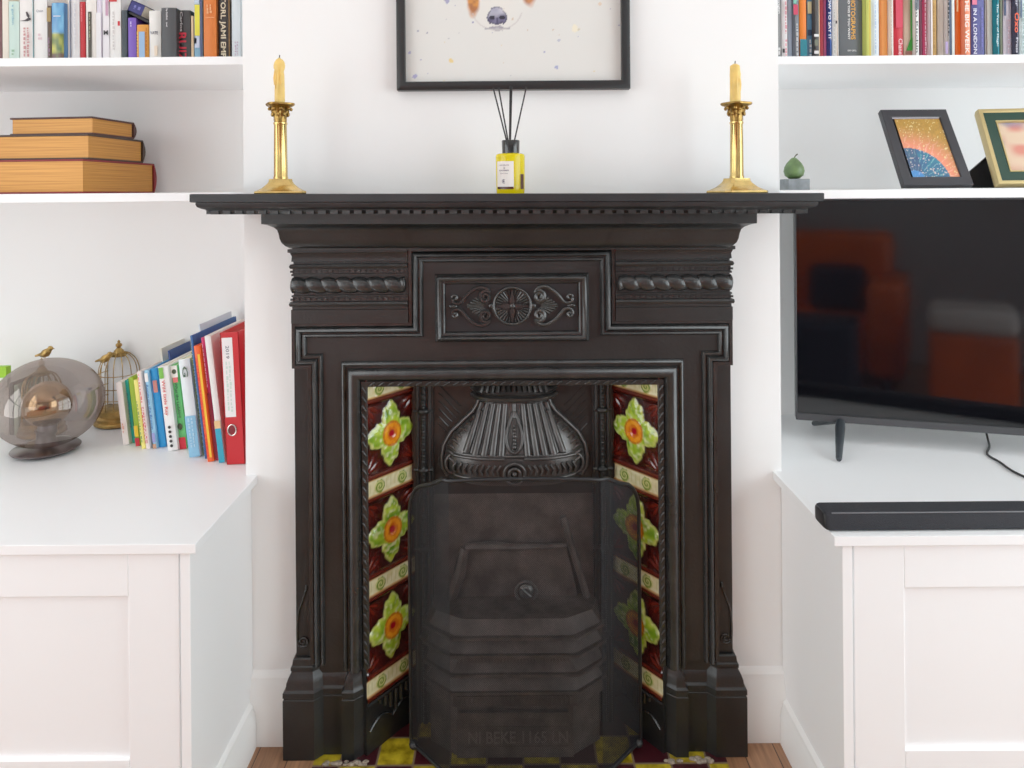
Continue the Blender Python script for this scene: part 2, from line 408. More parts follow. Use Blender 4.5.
# --- cornice and mantel shelf
def shelf_loft(levels,hx,y0,cx=0):
    mb=MB(); rings=[]
    for z,p in levels: rings.append([(cx-hx-p,y0-p,z),(cx+hx+p,y0-p,z),(cx+hx+p,0,z),(cx-hx-p,0,z)])
    return mb.loft(rings[::-1])
CXM=-.004
cl=[(1.168,0),(1.148,0),(1.1475,-.003),(1.1455,-.010),(1.141,-.0195),(1.136,-.0245),(1.128,-.027),(1.119,-.0285),(1.111,-.0315),(1.105,-.037),(1.1005,-.044),(1.0995,-.049),(1.096,-.049)]
MT=.0062
cl=[(1.168-(1.168-z)*1.10,p) for z,p in cl]
cn=shelf_loft(cl,.507,-.128,CXM).build('cornice',M_iron,fp,angle=40)
shelf_loft([(z,p) for z,p in cl],.232,-.1345,CXM).build('cornice_centre',M_iron,cn,angle=40)
ms=shelf_loft([(1.2080,-.0015),(1.2070,0),(1.1925,0),(1.1915,-.0015),(1.1905,-.008),(1.187,-.008),(1.182,-.010),(1.1785,-.016),(1.1765,-.022),(1.1755,-.022),(1.168,-.034),(1.1668,-.034)],.6215,-.19,-.008).build('mantel_shelf',mat('mantel_top_iron',(.018,.0185,.020,1),.38,metal=.25,spec=.5,bump=.2,bscale=140,var=.25,vscale=14),fp,angle=30)
mb=MB()
n=50; 
for i in range(n):
    x=-.008-.582+1.164*i/(n-1); mb.box(x-.0075,x+.0075,-.1665,-.150,1.1672,1.1752)
for i in range(5):
    for sx in (-1,1):
        y=-.145+.03*i; mb.box(-.008+sx*.5985-.006,-.008+sx*.5985+.006,y-.0075,y+.0075,1.1672,1.1752)
mb.build('dentil_course',M_iron2,ms)
for q_ in (cn,ms):
    q_.rotation_euler=(0,MT,0); q_.location=Matrix.Rotation(MT,3,'Y')@Vector((0,0,-1.2))+Vector((0,0,1.2))
# --- moulding round the tiled opening
op=[(-.311,.19),(-.311,.797),(.311,.797),(.311,.19)]
pr=[(0,-.030),(0,-.052),(.004,-.054),(.016,-.054),(.019,-.054),(.020,-.050),(.022,-.057),(.027,-.064),(.034,-.067),(.040,-.064),(.043,-.057),(.0435,-.053),(.046,-.053),(.0475,-.058),(.051,-.0595),(.0545,-.057),(.056,-.050)]
pr=[(0,-.030),(0,-.052),(.003,-.0545),(.012,-.0545),(.0135,-.051),(.016,-.058),(.021,-.066),(.029,-.070),(.036,-.067),(.041,-.059),(.042,-.054),(.0445,-.054),(.046,-.058),(.050,-.060),(.0545,-.057),(.056,-.050)]
of=MB().sweep(op,pr).build('opening_moulding',M_iron2,fp,angle=50)
mb=MB()
for i in range(31):
    z=.205+i*.0195
    for sx in (-1,1): mb.tube([(sx*.3125,-.0555,z-.007),(sx*.322,-.0555,z+.007)],[.0022,.0034],6)
for i in range(31):
    x=-.30+i*.02; mb.tube([(x-.006,-.0555,.800),(x+.006,-.0555,.8075)],[.0022,.0032],6)
mb.build('bead_moulding',M_iron2,of,bevel=.001)
# --- foot blocks, plan outline stepped and chamfered
def offs(poly,d):
    r=[]; n=len(poly)
    for i in range(n):
        a,b,c=Vector(poly[i-1]),Vector(poly[i]),Vector(poly[(i+1)%n])
        n1=Vector((-(b-a).normalized().y,(b-a).normalized().x)); n2=Vector((-(c-b).normalized().y,(c-b).normalized().x))
        m=n1+n2; m=m/max(m.dot(n1),.3); r.append(b+m*d)
    return r
plan=[(.4945,.004),(.4945,-.062),(.428,-.062),(.412,-.046),(.371,-.046),(.369,-.062),(.343,-.062),(.313,-.034),(.313,.004)]
fl=[(0,0),(.127,0),(.1285,-.002),(.131,-.002),(.1325,0),(.143,0),(.147,-.004),(.153,-.0055),(.160,-.006),(.170,-.0095),(.178,-.0145),(.181,-.015),(.183,-.0135),(.190,-.0135),(.1925,-.016),(.205,-.0175),(.2075,-.020)]
def area(pl): return sum(pl[i-1][0]*pl[i][1]-pl[i][0]*pl[i-1][1] for i in range(len(pl)))
for sx in (-1,1):
    pp=[(sx*x,y) for x,y in plan]; sg=1 if area(pp)>0 else -1
    rings=[]
    for z,p in fl:
        o=offs(pp,-p*sg)     # shrink
        rings.append([((sx*.3115 if k_ in (7,8) else q.x),min(q.y,.0),z) for k_,q in enumerate(o)])
    MB().loft(rings).build('foot_block',M_iron,fp,angle=30)
# --- swan-neck scroll at the foot of each outer strip
for sx in (-1,1):
    s1=spiral(.4565,.240,.002,.0125,.4*pi,4.0*pi,44)
    l=s1[-1]
    nk=bez(l,(.4700,.268),(.4700,.300),(.4600,.322))+bez((.4600,.322),(.4530,.338),(.4530,.348),(.4475,.354),8)[1:]
    P=[(sx*x,-.0378,z) for x,z in s1+nk[1:]]
    mb=MB(); mb.tube(P,[.0016+.0010*min(1,i/30) for i in range(len(P))],7); mb.sphere((sx*.4490,-.0375,.357),.0045,10,8,(.8,.6,1.5))
    mb.build('scroll_ornament',M_iron2,fp,angle=50)
# --- splayed tile panels
rng=random.Random(3)
def hsh(x,y):
    v=sin(x*12.9898+y*78.233)*43758.5453; return v-math.floor(v)
def vnoise(x,y):
    xi,yi=math.floor(x),math.floor(y); fx,fy=x-xi,y-yi; fx=fx*fx*(3-2*fx); fy=fy*fy*(3-2*fy)
    return (hsh(xi,yi)*(1-fx)+hsh(xi+1,yi)*fx)*(1-fy)+(hsh(xi,yi+1)*(1-fx)+hsh(xi+1,yi+1)*fx)*fy
def mixc(a,b,t): t=max(0,min(1,t)); return tuple(a[i]*(1-t)+b[i]*t for i in range(3))
def ss(a,b,x): t=max(0,min(1,(x-a)/(b-a))); return t*t*(3-2*t)
def S(r,g,b): return srgb(r,g,b)[:3]
def flower(x,y,sd):
    r=sqrt(x*x+y*y); th=atan2(y,x)
    R=.745+.185*cos(4*th)+.03*cos(12*th+1)+.022*cos(20*th)
    brown=S(44,10,10); rust=S(104,28,16)
    cr=min(sqrt((abs(x)-1)**2+(abs(y)-1)**2),2)
    ra=atan2(1-abs(y),1-abs(x)); rays=.5+.5*cos(ra*14)
    bg=mixc(brown,rust,(1-ss(.25,.8,cr))*(.35+.65*rays))
    h=.0025*(1-ss(.3,.75,cr))*rays
    e=max(abs(x),abs(y))
    if e>.93: bg=mixc(bg,S(38,12,12),.8)
    c=bg; inside=1-ss(R-.035,R+.02,r)
    if inside>0:
        n1=vnoise(x*5+sd*9,y*5+3); n2=vnoise(x*11+sd*5,y*11)
        gr=mixc(S(86,140,20),S(176,204,52),n1*1.2)
        gr=mixc(gr,S(236,238,178),max(0,n2-.55)*2.0)
        vein=abs(sin(th*8+r*6))
        gr=mixc(gr,S(70,112,16),(1-vein)*.35*ss(.3,.5,r))
        gr=mixc(gr,S(210,214,110),ss(R-.13,R-.04,r)*.6)
        hh=.005*(1-(r/R)**4)+.0016*n2
        if r<.40:
            t=ss(.40,.34,r); gr=mixc(gr,mixc(S(222,118,14),S(240,160,30),n2),t)
        if r<.37 and r>.31: gr=mixc(gr,S(150,70,12),.6)
        if r<.20: gr=mixc(gr,S(196,62,14),.55)
        if r<.13: gr=mixc(gr,S(160,12,26),ss(.13,.09,r)); hh-=.002
        c=mixc(bg,gr,inside); h=h*(1-inside)+hh*inside
    return c,h
def border(x,y,sd):      # x along 0..1 (-1..1), y across -1..1
    a=abs(y)
    if a>.50:
        c=mixc(S(50,14,12),S(88,28,18),(ss(.5,.75,a)*(1-ss(.75,1,a)))*1.6); h=.0035*sin(pi*(a-.5)/.5)
        if .48<a<.56: c=S(196,150,90)
        return c,h
    c=mixc(S(216,206,150),S(236,230,190),vnoise(x*9,y*5+sd))
    h=0
    for cx in (-.45,.45):
        q=sqrt((x-cx)**2*5.2+(y+.05)**2*1.0)
        if q<.46: c=mixc(S(92,128,22),S(206,204,130),ss(.1,.9,.5+.5*sin(q*26-atan2(y+.05,(x-cx)*2.28)))); h=.0012
    if min(abs(x-.45),abs(x+.45))>.24 and abs(sin(x*20))<.3 and abs(y)<.36: c=mixc(c,S(190,184,120),.6)
    return c,h
def tile(name,parent,fn,A,B,z0,z1,nx,nz,sd):
    A,B=Vector(A),Vector(B); d=(B-A); nrm=Vector((d.y,-d.x)).normalized()
    if nrm.y>0: nrm=-nrm
    mb=MB(); cols=[]
    for j in range(nz+1):
        for i in range(nx+1):
            x=-1+2*i/nx; y=-1+2*j/nz; c,h=fn(x,y,sd); p=A+d*(i/nx)+nrm*(.0015+h)
            mb.v.append((p.x,p.y,z0+(z1-z0)*j/nz)); cols.append(c)
    for j in range(nz):
        for i in range(nx): q=j*(nx+1)+i; mb.f.append([q,q+1,q+nx+2,q+nx+1]); mb.m.append(0)
    return mb.build(name,M_tile,parent,angle=180,colors=cols)
for sx in (-1,1):
    A=(sx*.318,-.052); B=(sx*.228,.064)
    mb=MB(); t=.012
    d=Vector((B[0]-A[0],B[1]-A[1])).normalized(); nb=Vector((-d.y,d.x)); nb=nb if nb.y>0 else -nb
    for z0,z1 in ((0,.83),): mb.loft([[(A[0],A[1],z),(B[0],B[1],z),(B[0]+nb.x*t,B[1]+nb.y*t,z),(A[0]+nb.x*t,A[1]+nb.y*t,z)] for z in (z0,z1)])
    panel=mb.build('tile_panel',M_iron,fp)
    for k,zc in enumerate((.679,.4645,.250)):
        tile('flower_tile',panel,flower,A,B,zc-.0755,zc+.0755,56,56,k+sx)
    for k,zc in enumerate((.786,.5718,.3573,.1428)):
        tile('border_tile',panel,border,A,B,zc-.0315,zc+.0315,60,22,k+sx*3)
    # fluted iron plate under the tiles
    mb=MB(); dd=Vector((B[0]-A[0],B[1]-A[1])); nn=-nb
    for i in range(7):
        p=Vector(A)+dd*(.25+.105*i)+nn*.002; mb.tube([(p.x,p.y,.105),(p.x,p.y,.060+.012*abs(i-3))],.0045,6)
    pts=[]
    for i in range(13):
        p=Vector(A)+dd*(.05+.9*i/12)+nn*.002; pts.append((p.x,p.y,.050+.018*abs(sin(pi*i/6))))
    mb.tube(pts,.0025,6); p0=Vector(A)+nn*.002; p1=Vector(B)+nn*.002
    mb.tube([(p0.x,p0.y,.108),(p1.x,p1.y,.108)],.004,6)
    mb.build('fluted_plate',M_iron2,panel)
# --- fireback insert
ins=MB().box(-.235,.235,.064,.076,.0,.84).build('fireback',M_soot,fp)
mb=MB().box(-.235,.235,.056,.064,.52,.84); fb=mb.build('insert_plate',M_iron2,fp)
for sx in (-1,1):
    mb=MB(); X=sx*.2035
    mb.box(X-.022,X+.022,.046,.058,0,.84)
    for k in (-1,0,1): mb.tube([(X+k*.0135,.046,0),(X+k*.0135,.046,.84)],.0045 if k else .006,8)
    for i in range(60): mb.sphere((X,.040,.02+i*.0138),.0048,8,6)
    for z in (.40,.58,.715,.20): mb.sphere((X,.042,z),.011,10,8,(1.2,.8,.7)); mb.tube([(X-.022,.044,z),(X+.022,.044,z)],.004,6)
    mb.build('beaded_column',M_iron,fp,angle=50)
    mb=MB()        # wavy raised lines each side of the hood
    for i in range(6):
        pts=[]; Ls=(.052,.050,.040,.032,.024,.018)[i]
        for t in range(13):
            q=t/12; x=.170-Ls*q+.003*sin(q*2*pi); z_=.772-.0185*i-Ls*.95*q+.004*sin(q*2*pi)
            pts.append((sx*x,.0555,z_))
        mb.tube(pts,.0017,5)
    mb.build('wave_lines',M_iron2,fb)
# hood
HC=.003
outl=[(.775,.094),(.745,.094),(.741,.082),(.728,.086),(.712,.096),(.690,.120),(.664,.147),(.636,.163),(.606,.168),(.585,.166),(.566,.155)]
def hw(z):
    for (z0,a),(z1,b) in zip(outl,outl[1:]):
        if z1<=z<=z0: return a+(b-a)*(z0-z)/(z0-z1)
    return outl[-1][1] if z<outl[-1][0] else outl[0][1]
def hdep(z): return .022+.040*ss(.75,.60,z)
def hy_(x,z):
    q=min(1,abs(x-HC)/hw(z)); return .056-hdep(z)*(1-q**3.2)
mb=MB()
mb.grid(lambda a,b:(HC+(2*a-1)*hw(.743-.181*b),hy_(HC+(2*a-1)*hw(.743-.181*b),.743-.181*b),.743-.181*b),40,40)
mb.grid(lambda a,b:(HC+(2*a-1)*hw(.562),.056-(.056-hy_(HC+(2*a-1)*hw(.562),.562))*(1-b),.562),40,2)
M_hood=mat('burnished_iron',(.075,.070,.068,1),.28,metal=.6,spec=.6,bump=.25,bscale=160,var=.25,vscale=25)
hood=mb.build('smoke_hood',M_hood,fp,angle=60)
for sx in (-1,1):
    mb=MB()
    mb.tube([(HC+sx*(w_-.003),.050,z) for z,w_ in outl[2:]],.0055,8)
    mb.tube([(HC+sx*(hw(z)-.016),hy_(HC+hw(z)-.016,z)-.001,z) for z in [.738-.011*i for i in range(10)]],.003,6)
    for i in range(9):        # leafy side sprays
        z=.715-.013*i; x=hw(z)-.010
        pts=[(HC+sx*(x-.001-.022*t+.004*sin(t*5)),hy_(HC+x-.022*t,z)-.002,z-.010*t+.006*sin(t*4)) for t in [k/5 for k in range(6)]]
        mb.tube(pts,[.0018,.003,.0038,.0036,.003,.0015],6)
    mb.build('leaf_rim',M_hood,hood,angle=50)
mb=MB()
for i in range(12):
    s=(i-5.5)/5.5
    if abs(s)<.15: continue
    zt,zb=.733,.628 + (0.004 if abs(s)>.9 else 0)
    pts=[]
    for k in range(9):
        z=zt+(zb-zt)*k/8; x=HC+s*(.073+.034*(k/8)); pts.append((x,hy_(x,z)-.0005,z))
    mb.tube(pts,[.0060+.0026*k/8 for k in range(9)],12)
mb.build('hood_flutes',M_hood,hood,angle=60)
mb=MB()      # teardrop
td=[]
for i in range(32):
    t=2*pi*i/32; z=.668+.050*cos(t) if cos(t)>0 else .668+.034*cos(t)
    wdt=.0185*sin(t)*(1-.55*max(0,cos(t)))
    td.append((HC+wdt,hy_(HC,z)-.005,z))
mb.tube(td,.004,8,closed=True)
mb.tube([(HC,hy_(HC,z)-.004,z) for z in (.735,.72,.705)],.005,8)
for i in range(7): mb.sphere((HC,hy_(HC,.65)-.003,.645+i*.008),.006-.0004*i,8,6)
rr=[]
for sx in (-1,1):
    for z in (.617,.575):
        mb.tube([(HC+sx*x,hy_(HC+x,z)-.002,z+(.004 if z>.6 else 0)) for x in (.022,.05,.08,.11,.135)],.004,8)
    mb.tube([(HC+sx*(.135+.020*sin(a)),hy_(HC+.15,.596)-.004,.598+.023*cos(a)) for a in [pi*k/8 for k in range(9)]],.004,8)
    for i in range(9):
        x=.030+i*.0125; z=.596
        mb.tube([(HC+sx*x,hy_(HC+x,z)-.001,z+.011),(HC+sx*(x+.008),hy_(HC+x,z)-.003,z),(HC+sx*(x+.004),hy_(HC+x,z)-.001,z-.011)],.0032,6)
    mb.tube([(HC+sx*x,hy_(HC+x,.628)-.001,.626) for x in (.0,.04,.08,.115)],.0045,8)
for r in (.023,.012):
    mb.tube([(HC+r*cos(2*pi*i/28),hy_(HC,.592)-.006,.590+r*sin(2*pi*i/28)) for i in range(28)],.0038,8,closed=True)
mb.sphere((HC,hy_(HC,.592)-.006,.590),.006,10,8)
mb.build('hood_band',M_hood,hood,angle=50)
mb=MB()      # gadrooned cap
rings=[]
for z,w_,dp in ((.739,.084,.034),(.742,.094,.046),(.748,.1005,.056),(.754,.1005,.058),(.757,.094,.050),(.764,.101,.060),(.771,.096,.055),(.781,.072,.044),(.788,.040,.030)):
    rings.append([(HC+w_*(2*t-1),.056-dp*(1-abs(2*t-1)**4),z) for t in [k/24 for k in range(25)]]+[(HC+w_,.057,z),(HC-w_,.057,z)])
mb.loft(rings)
for i in range(13):
    x=HC+(i-6)*.0125; mb.tube([(x*.9,.008,.786),(x,.000,.769)],[.003,.0055],6)
mb.build('hood_cap',M_hood,hood,angle=40)
# damper plate with ring knob
mb=MB().prism([(-.102,.398),(.120,.398),(.155,.24),(-.145,.24)],.050,.064)
mb.tube([(.112,.046,.470),(.170,.046,.27)],.008,8); mb.tube([(-.112,.046,.40),(-.125,.044,.34),(-.150,.046,.27)],[.011,.015,.012],8); mb.tube([(-.11,.048,.400),(-.05,.047,.403),(.0,.048,.399),(.122,.048,.402)],[.009,.011,.008,.006],8)
dp=mb.build('damper_plate',M_soot,fp)
kx,kz=PX(527,589,.05); mb=MB(); n=8
mb.tube([(kx+.0235*cos(2*pi*i/24),.038,kz+.0235*sin(2*pi*i/24)) for i in range(24)],.0035,8,closed=True)
mb.lathe([(.001,0),(.0175,0),(.0175,.006),(.010,.012),(.001,.012)],(0,0,0),8)
for i in range(len(mb.v)-40,len(mb.v)): x,y,z=mb.v[i]; mb.v[i]=(kx+x,.046-z,kz+y)
mb.tube([(kx-.010,.033,kz+.010),(kx+.010,.033,kz-.008)],.003,6); mb.sphere((kx+.001,.044,kz-.036),.005,8,6)
mb.build('damper_knob',mat('worn_iron',(.16,.155,.15,1),.35,metal=.6),dp)
# grate: stepped bars with splayed ends
def tier(z0,z1,pf,pb):
    P=[(-.192-pf,-.010-pf*.3),(-.1305-pf,-.058-pf),(.1305+pf,-.058-pf),(.192+pf,-.010-pf*.3),(.192,.06),(-.192,.06)]
    Q=[(-.192-pb,-.010-pb*.3),(-.1305-pb,-.058-pb),(.1305+pb,-.058-pb),(.192+pb,-.010-pb*.3),(.192,.06),(-.192,.06)]
    return [[(x,y,z0) for x,y in P],[(x,y,z1) for x,y in Q]]
mb=MB()
for z0,z1,a,b in ((.0,.108,-.006,-.006),(.112,.140,.003,.001),(.140,.145,.009,.009),(.145,.166,.002,-.012),(.178,.184,.010,.010),(.184,.208,.002,-.012),(.218,.224,.009,.009),(.224,.244,.0,-.014),(.254,.260,.006,.006),(.260,.286,-.004,-.020)):
    mb.loft(tier(z0,z1,a,b))
mb.loft(tier(.0,.284,-.026,-.034))
gr=mb.build('grate',M_soot,fp,angle=30)
mb=MB()
for i in range(26): x=-.120+.24*i/25; mb.box(x-.0028,x+.0028,-.0650,-.060,.116,.136)
mb.build('grate_fringe',M_soot,gr); mb=MB()
for i in range(34): x=-.118+.236*i/33; mb.box(x-.0018,x+.0018,-.064,-.045,.208,.218)
mb.build('grate_bars',M_soot,gr)
mb=MB().prism([(-.119,.102),(.113,.102),(.124,.006),(-.124,.006)],-.066,-.058)
mb.box(-.118,.112,-.0675,-.065,.028,.031); mb.box(-.116,.112,-.0675,-.065,.070,.0725)
mb.box(-.098,-.052,-.070,-.060,.094,.103); mb.box(.030,.082,-.070,-.060,.094,.103)
pan=mb.build('ash_pan_cover',M_soot,gr)
vs,fs=text_geo('NI BEKE 1165 LN'); mb=MB(); mb.add([(-.100+a*.212,-.0668,.036+b*.027) for a,b in vs],fs)
mb.build('embossed_lettering',mat('raised_lettering_iron',(.18,.15,.14,1),.5,metal=.2),pan)

fp.location.z+=.0012; fp.location.x=-.0022; fp.scale=(1.004,1,.9965)
for q_ in (cn,ms): q_.scale=(1/1.004,1,1/.9965); q_.location.z=(q_.location.z)+(1-.9965)*0
# ================================================================== FIRE SCREEN
sc=empty('fire_screen',(0,-.08,.0),'black fine wire mesh fire screen standing in front of the fireplace grate','fire screen')
SCX=.021
XI,XO,YF,YR=.156,.251,-.125,-.024
prof=[(0,.620),(.15,.617),(.3,.606),(.45,.595),(.6,.587),(.72,.580),(.82,.570),(.9,.556),(.96,.540),(1,.512)]
def wing(sx,t): return (SCX+sx*(XI+(XO-XI)*t),YF+(YR-YF)*t)
top=[]
for t,z in prof[::-1]: x,y=wing(-1,t); top.append((x,y,z))
for i in range(1,12): top.append((SCX-XI+2*XI*i/12,YF,.620+.003*sin(pi*i/12)))
for t,z in prof: x,y=wing(1,t); top.append((x,y,z))
mb=MB(); ns=len(top); nz=2
for j in range(nz+1):
    for p in top: mb.v.append((p[0],p[1],.012+(p[2]-.012)*j/nz))
for j in range(nz):
    for i in range(ns-1): q=j*ns+i; mb.f.append([q,q+1,q+ns+1,q+ns]); mb.m.append(0)
so=mb.build('wire_mesh',wire_mesh_mat(),sc,angle=20)
me=so.data; uvl=me.uv_layers.new(name='wires'); arc=[0]
for a,b in zip(top,top[1:]): arc.append(arc[-1]+sqrt((b[0]-a[0])**2+(b[1]-a[1])**2))
for l in me.loops:
    vi=l.vertex_index; s_=arc[vi%ns]; z_=me.vertices[vi].co.z
    uvl.data[l.index].uv=((s_+z_)*.7071,(s_-z_)*.7071)
mb=MB()
x0,y0=wing(-1,1); x1,y1=wing(1,1)
mb.tube([(x0,y0,.008)]+top+[(x1,y1,.008)],.0042,8)
bot=[(p[0],p[1],.010) for p in top]; mb.tube(bot,.0042,8)
mb.build('border_rod',mat('black_steel_rod',(.02,.02,.022,1),.4,metal=.4),sc,angle=60)
for sx in (-1,1):
    mb=MB(); x,y=wing(sx,.93); mb.sphere((x,y,.009),.009,10,8,(1.2,1.2,1)); mb.build('foot',M_black,sc)
sc.location.z+=.0012

# ================================================================== ALCOVE JOINERY
WT=.588
def worktop(name,sx,x_in,yfront,label):
    mb=MB(); a,b=sorted((sx*x_in,sx*1.99))
    mb.box(a,b,yfront,YB-.001,WT-.018,WT)
    if True: return tag(mb.build(name,M_gloss,None,bevel=.0015),label,'worktop')
YLF,YRF=PZ(190,544,WT)[1],PZ(836,536.7,WT)[1]
# worktop is notched round the chimney breast
def worktop2(sx,xw,xb,yf,label):
    pl=[(sx*xw,yf),(sx*1.99,yf),(sx*1.99,YB-.001),(sx*(abs(xb)+.001),YB-.001),(sx*(abs(xb)+.001),-.001),(sx*xw,-.001)]
    mb=MB().loft([[(x,y,WT-.018) for x,y in pl],[(x,y,WT) for x,y in pl]])
    return tag(mb.build('worktop',M_gloss,None,bevel=.0012),label,'worktop')
worktop2(-1,.570,BX0,YLF,'white worktop beneath the glass lamp and the leaning books')
worktop2(1,.574,BX1,YRF,'white worktop beneath the television and soundbar')
def cabinet(sx,xs,yf,label):
    yc=yf+.012; Z1=WT-.0185
    c=empty('alcove_cabinet',(sx*1.1,0,0),label,'cabinet')
    bx=lambda x0,x1:sorted((sx*x0,sx*x1))
    a,b=bx(xs,xs+.018); MB().box(a,b,yc-.004,-.002,.0,Z1).build('side_panel',M_gloss,c,bevel=.001)
    a,b=bx(xs+.019,1.98); MB().box(a,b,yc+.022,-.003,.09,Z1).build('carcass',M_gloss,c)
    a,b=bx(xs+.019,1.98); MB().box(a,b,yc+.030,yc+.045,0,.09).build('plinth',M_gloss,c)
    pr=base_prof(.014,.098)
    mb=MB(); mb.loft([[(sx*(xs-p),yc-.004,z) for p,z in pr],[(sx*(xs-p),-.024,z) for p,z in pr]]); mb.build('side_skirting',M_trim,c)
    x=xs+.0225; W=.445
    for i in range(3):
        x0,x1=x,x+W; z0,z1=.095,Z1-.003; st=.091
        mb=MB()
        for p in ((x0,x0+st,z0,z1),(x1-st,x1,z0,z1)): q=bx(p[0],p[1]); mb.box(q[0],q[1],yc,yc+.020,p[2],p[3])
        zt=PX(100,598,yc)[1]; zt=z1-.078; zb=.178
        q=bx(x0+st+.0006,x1-st-.0006); mb.box(q[0],q[1],yc,yc+.020,zt,z1); mb.box(q[0],q[1],yc,yc+.020,z0,z0+.078+.02)
        d=mb.build('door',M_gloss,c,bevel=.0012)
        q=bx(x0+st-.004,x1-st+.004); MB().box(q[0],q[1],yc+.009,yc+.016,z0+.09,zt+.004).build('door_panel',M_gloss,d)
        x+=W+.003
    return c
cabinet(-1,.5835,YLF,'white shaker cabinet carrying the glass lamp and leaning books')
cabinet(1,.592,YRF,'white shaker cabinet carrying the television and soundbar')
ZU=PX(120,58,.02)[1]; ZUR=ZU-.0095; ZM=1.2115; ZL=1.2165
def shelf(sx,z,t,label):
    a,b=sorted((sx*.597,sx*1.99))
    return tag(MB().box(a,b,.012,YB-.001,z-t,z).build('alcove_shelf',M_gloss,None,bevel=.0012),label,'shelf')
shelf(-1,ZU,.0185,'white alcove shelf holding paperbacks above the gilt-edged books')
shelf(1,ZUR,.0185,'white alcove shelf holding a row of books above the photo frames')
shelf(-1,ZL,.020,'white alcove shelf holding three big gilt-edged books')
shelf(1,ZM,.020,'white alcove shelf above the television holding photo frames and pear')

# ================================================================== BOOKS
def book(label,loc,w,h,dep,col,lean=0,group=None,pages=None,rough=.5,cat='book',name='book'):
    """cover with rounded spine facing the room, page block inside; origin at the lower left front corner"""
    t=min(.0022,w*.18); m=paint(*col,rough=rough)
    pl=[(0,dep),(0,.0015),(.0015,0),(w-.0015,0),(w,.0015),(w,dep),(w-t,dep),(w-t,t+.001),(t,t+.001),(t,dep)]
    mb=MB()
    # back strips as boxes plus curved spine
    mb.box(0,t,.002,dep,0,h); mb.box(w-t,w,.002,dep,0,h)
    n=6; arc_=[(w*i/n,-(min(.003,w*.10))*sin(pi*i/n)+.0005) for i in range(n+1)]
    ring=arc_+[(w,.0035),(0,.0035)]
    mb.loft([[(x,y,0) for x,y in ring],[(x,y,h) for x,y in ring]])
    o=mb.build(name,m,None,angle=40); o.location=loc; o.rotation_euler=(0,lean,0)
    tag(o,label,cat,group)
    MB().box(t,w-t,.0036,dep-.004,.002,h-.003).build('pages',pages or M_page,o,local=True)
    return o
YS=.245      # spine plane of the paperbacks on the upper shelves
GL='books on the upper shelf left of the chimney breast'; GR='books on the upper shelf right of the chimney breast'
LASTX={}
def sbook(u0,u1,vtop,col,label,group,Y=YS,dep=.135,lean=0,htop=.235,rough=.5):
    x0=PX(u0,30,Y)[0]; x1=PX(u1,30,Y)[0]; ZS=ZU if group==GL else ZUR
    x0=max(x0,LASTX.get(group,-9)+.0002); x1=max(x1,x0+.004); LASTX[group]=x1
    h=htop if vtop is None else PX((u0+u1)/2,vtop,Y)[1]-ZS
    o=book(label,(x0+.0004,Y,ZS+.0003),x1-x0-.0008,h,dep,col,lean,group,rough=rough)
    o['u']=0; del o['u']
    return o,(lambda u:PX(u,30,Y)[0]-x0-.0004),(lambda v:PX((u0+u1)/2,v,Y)[1]-ZS-.0003)
YT=-.0046
def T(b,s,u0,u1,v0,v1,col,vertical=True):
    o,fx,fz=b; return letter(o,s,fx(u0),fx(u1),fz(v1),fz(v0),YT,paint(*col),vertical)
def R_(b,u0,u1,v0,v1,col,y=-.0037):
    o,fx,fz=b; return rect(o,fx(u0),fx(u1),fz(v1),fz(v0),y,paint(*col))
def D_(b,u0,u1,v0,v1,col,n=1):
    o,fx,fz=b; return dashes(o,fx(u0),fx(u1),fz(v1),fz(v0),YT,paint(*col),n)
# ---- left upper shelf
b=sbook(-9,2,None,(112,74,74),'dull maroon book cut by the photo edge, first on the shelf',GL)
b=sbook(2.2,8.6,None,(236,226,210),'cream paperback between the dull maroon and mint green books',GL)
b=sbook(8.8,19.2,1.5,(204,228,218),'mint green paperback with pale blue lettering on its spine',GL); T(b,'a garden',12.5,15.5,5,25,(120,170,190)); D_(b,12,16,50,56,(150,190,160))
b=sbook(19.6,33,None,(240,236,232),'white paperback with a black flying bird drawn on its spine',GL)
o,fx,fz=b
mb=MB(); zc=fz(19.5)
for poly_ in ([(20.5,21.4),(26,20.4),(29,18.5),(31.5,18),(32.4,20),(29,21.6)],[(27,12.5),(28.6,12),(31,16.5),(30,19),(28,16.5)]):
    mb.add([(fx(u),YT,fz(v)) for u,v in poly_],[tuple(range(len(poly_)))])
mb.build('bird_emblem',paint(58,50,54),o,local=True); D_(b,24,31,28,57,(206,150,150),2)
b=sbook(34,47.4,None,(242,240,237),'thick white paperback with small grey lettering beside the bird book',GL); T(b,'Quiet',37.5,44.5,10,13,(150,150,156),False); R_(b,33.8,34.4,0,58,(90,160,170)); D_(b,38,44,34,40,(225,200,205),1)
b=sbook(47.8,52,6,(96,76,60),'narrow dark brown book beside the landscape spine',GL); D_(b,48.6,51.2,38,56,(160,130,150)); R_(b,47.9,51.8,8,22,(168,140,84))
b=sbook(52.3,65,3,(92,140,190),'book with a blue sky and green meadow pictured on its spine',GL,Y=.235)
o,fx,fz=b; mb=MB(); cols=[]
for j in range(25):
    for i in range(11):
        t=j/24; x=i/10; n=vnoise(x*4,t*9)
        if t<.42: c=mixc(S(64,130,190),S(120,190,225),n)
        elif t<.75: c=mixc(S(60,96,40),S(206,200,70),n*(1.1-x*.5))
        else: c=mixc(S(86,34,40),S(96,104,50),n if x<.6 else n*.4)
        th=pi*i/10
        mb.v.append((fx(52.8)+(fx(64.6)-fx(52.8))*x,-.0034-.0016*sin(th),fz(3.5)+(fz(72)-fz(3.5))*t)); cols.append(c)
for j in range(24):
    for i in range(10): q=j*11+i; mb.f.append([q,q+1,q+12,q+11]); mb.m.append(0)
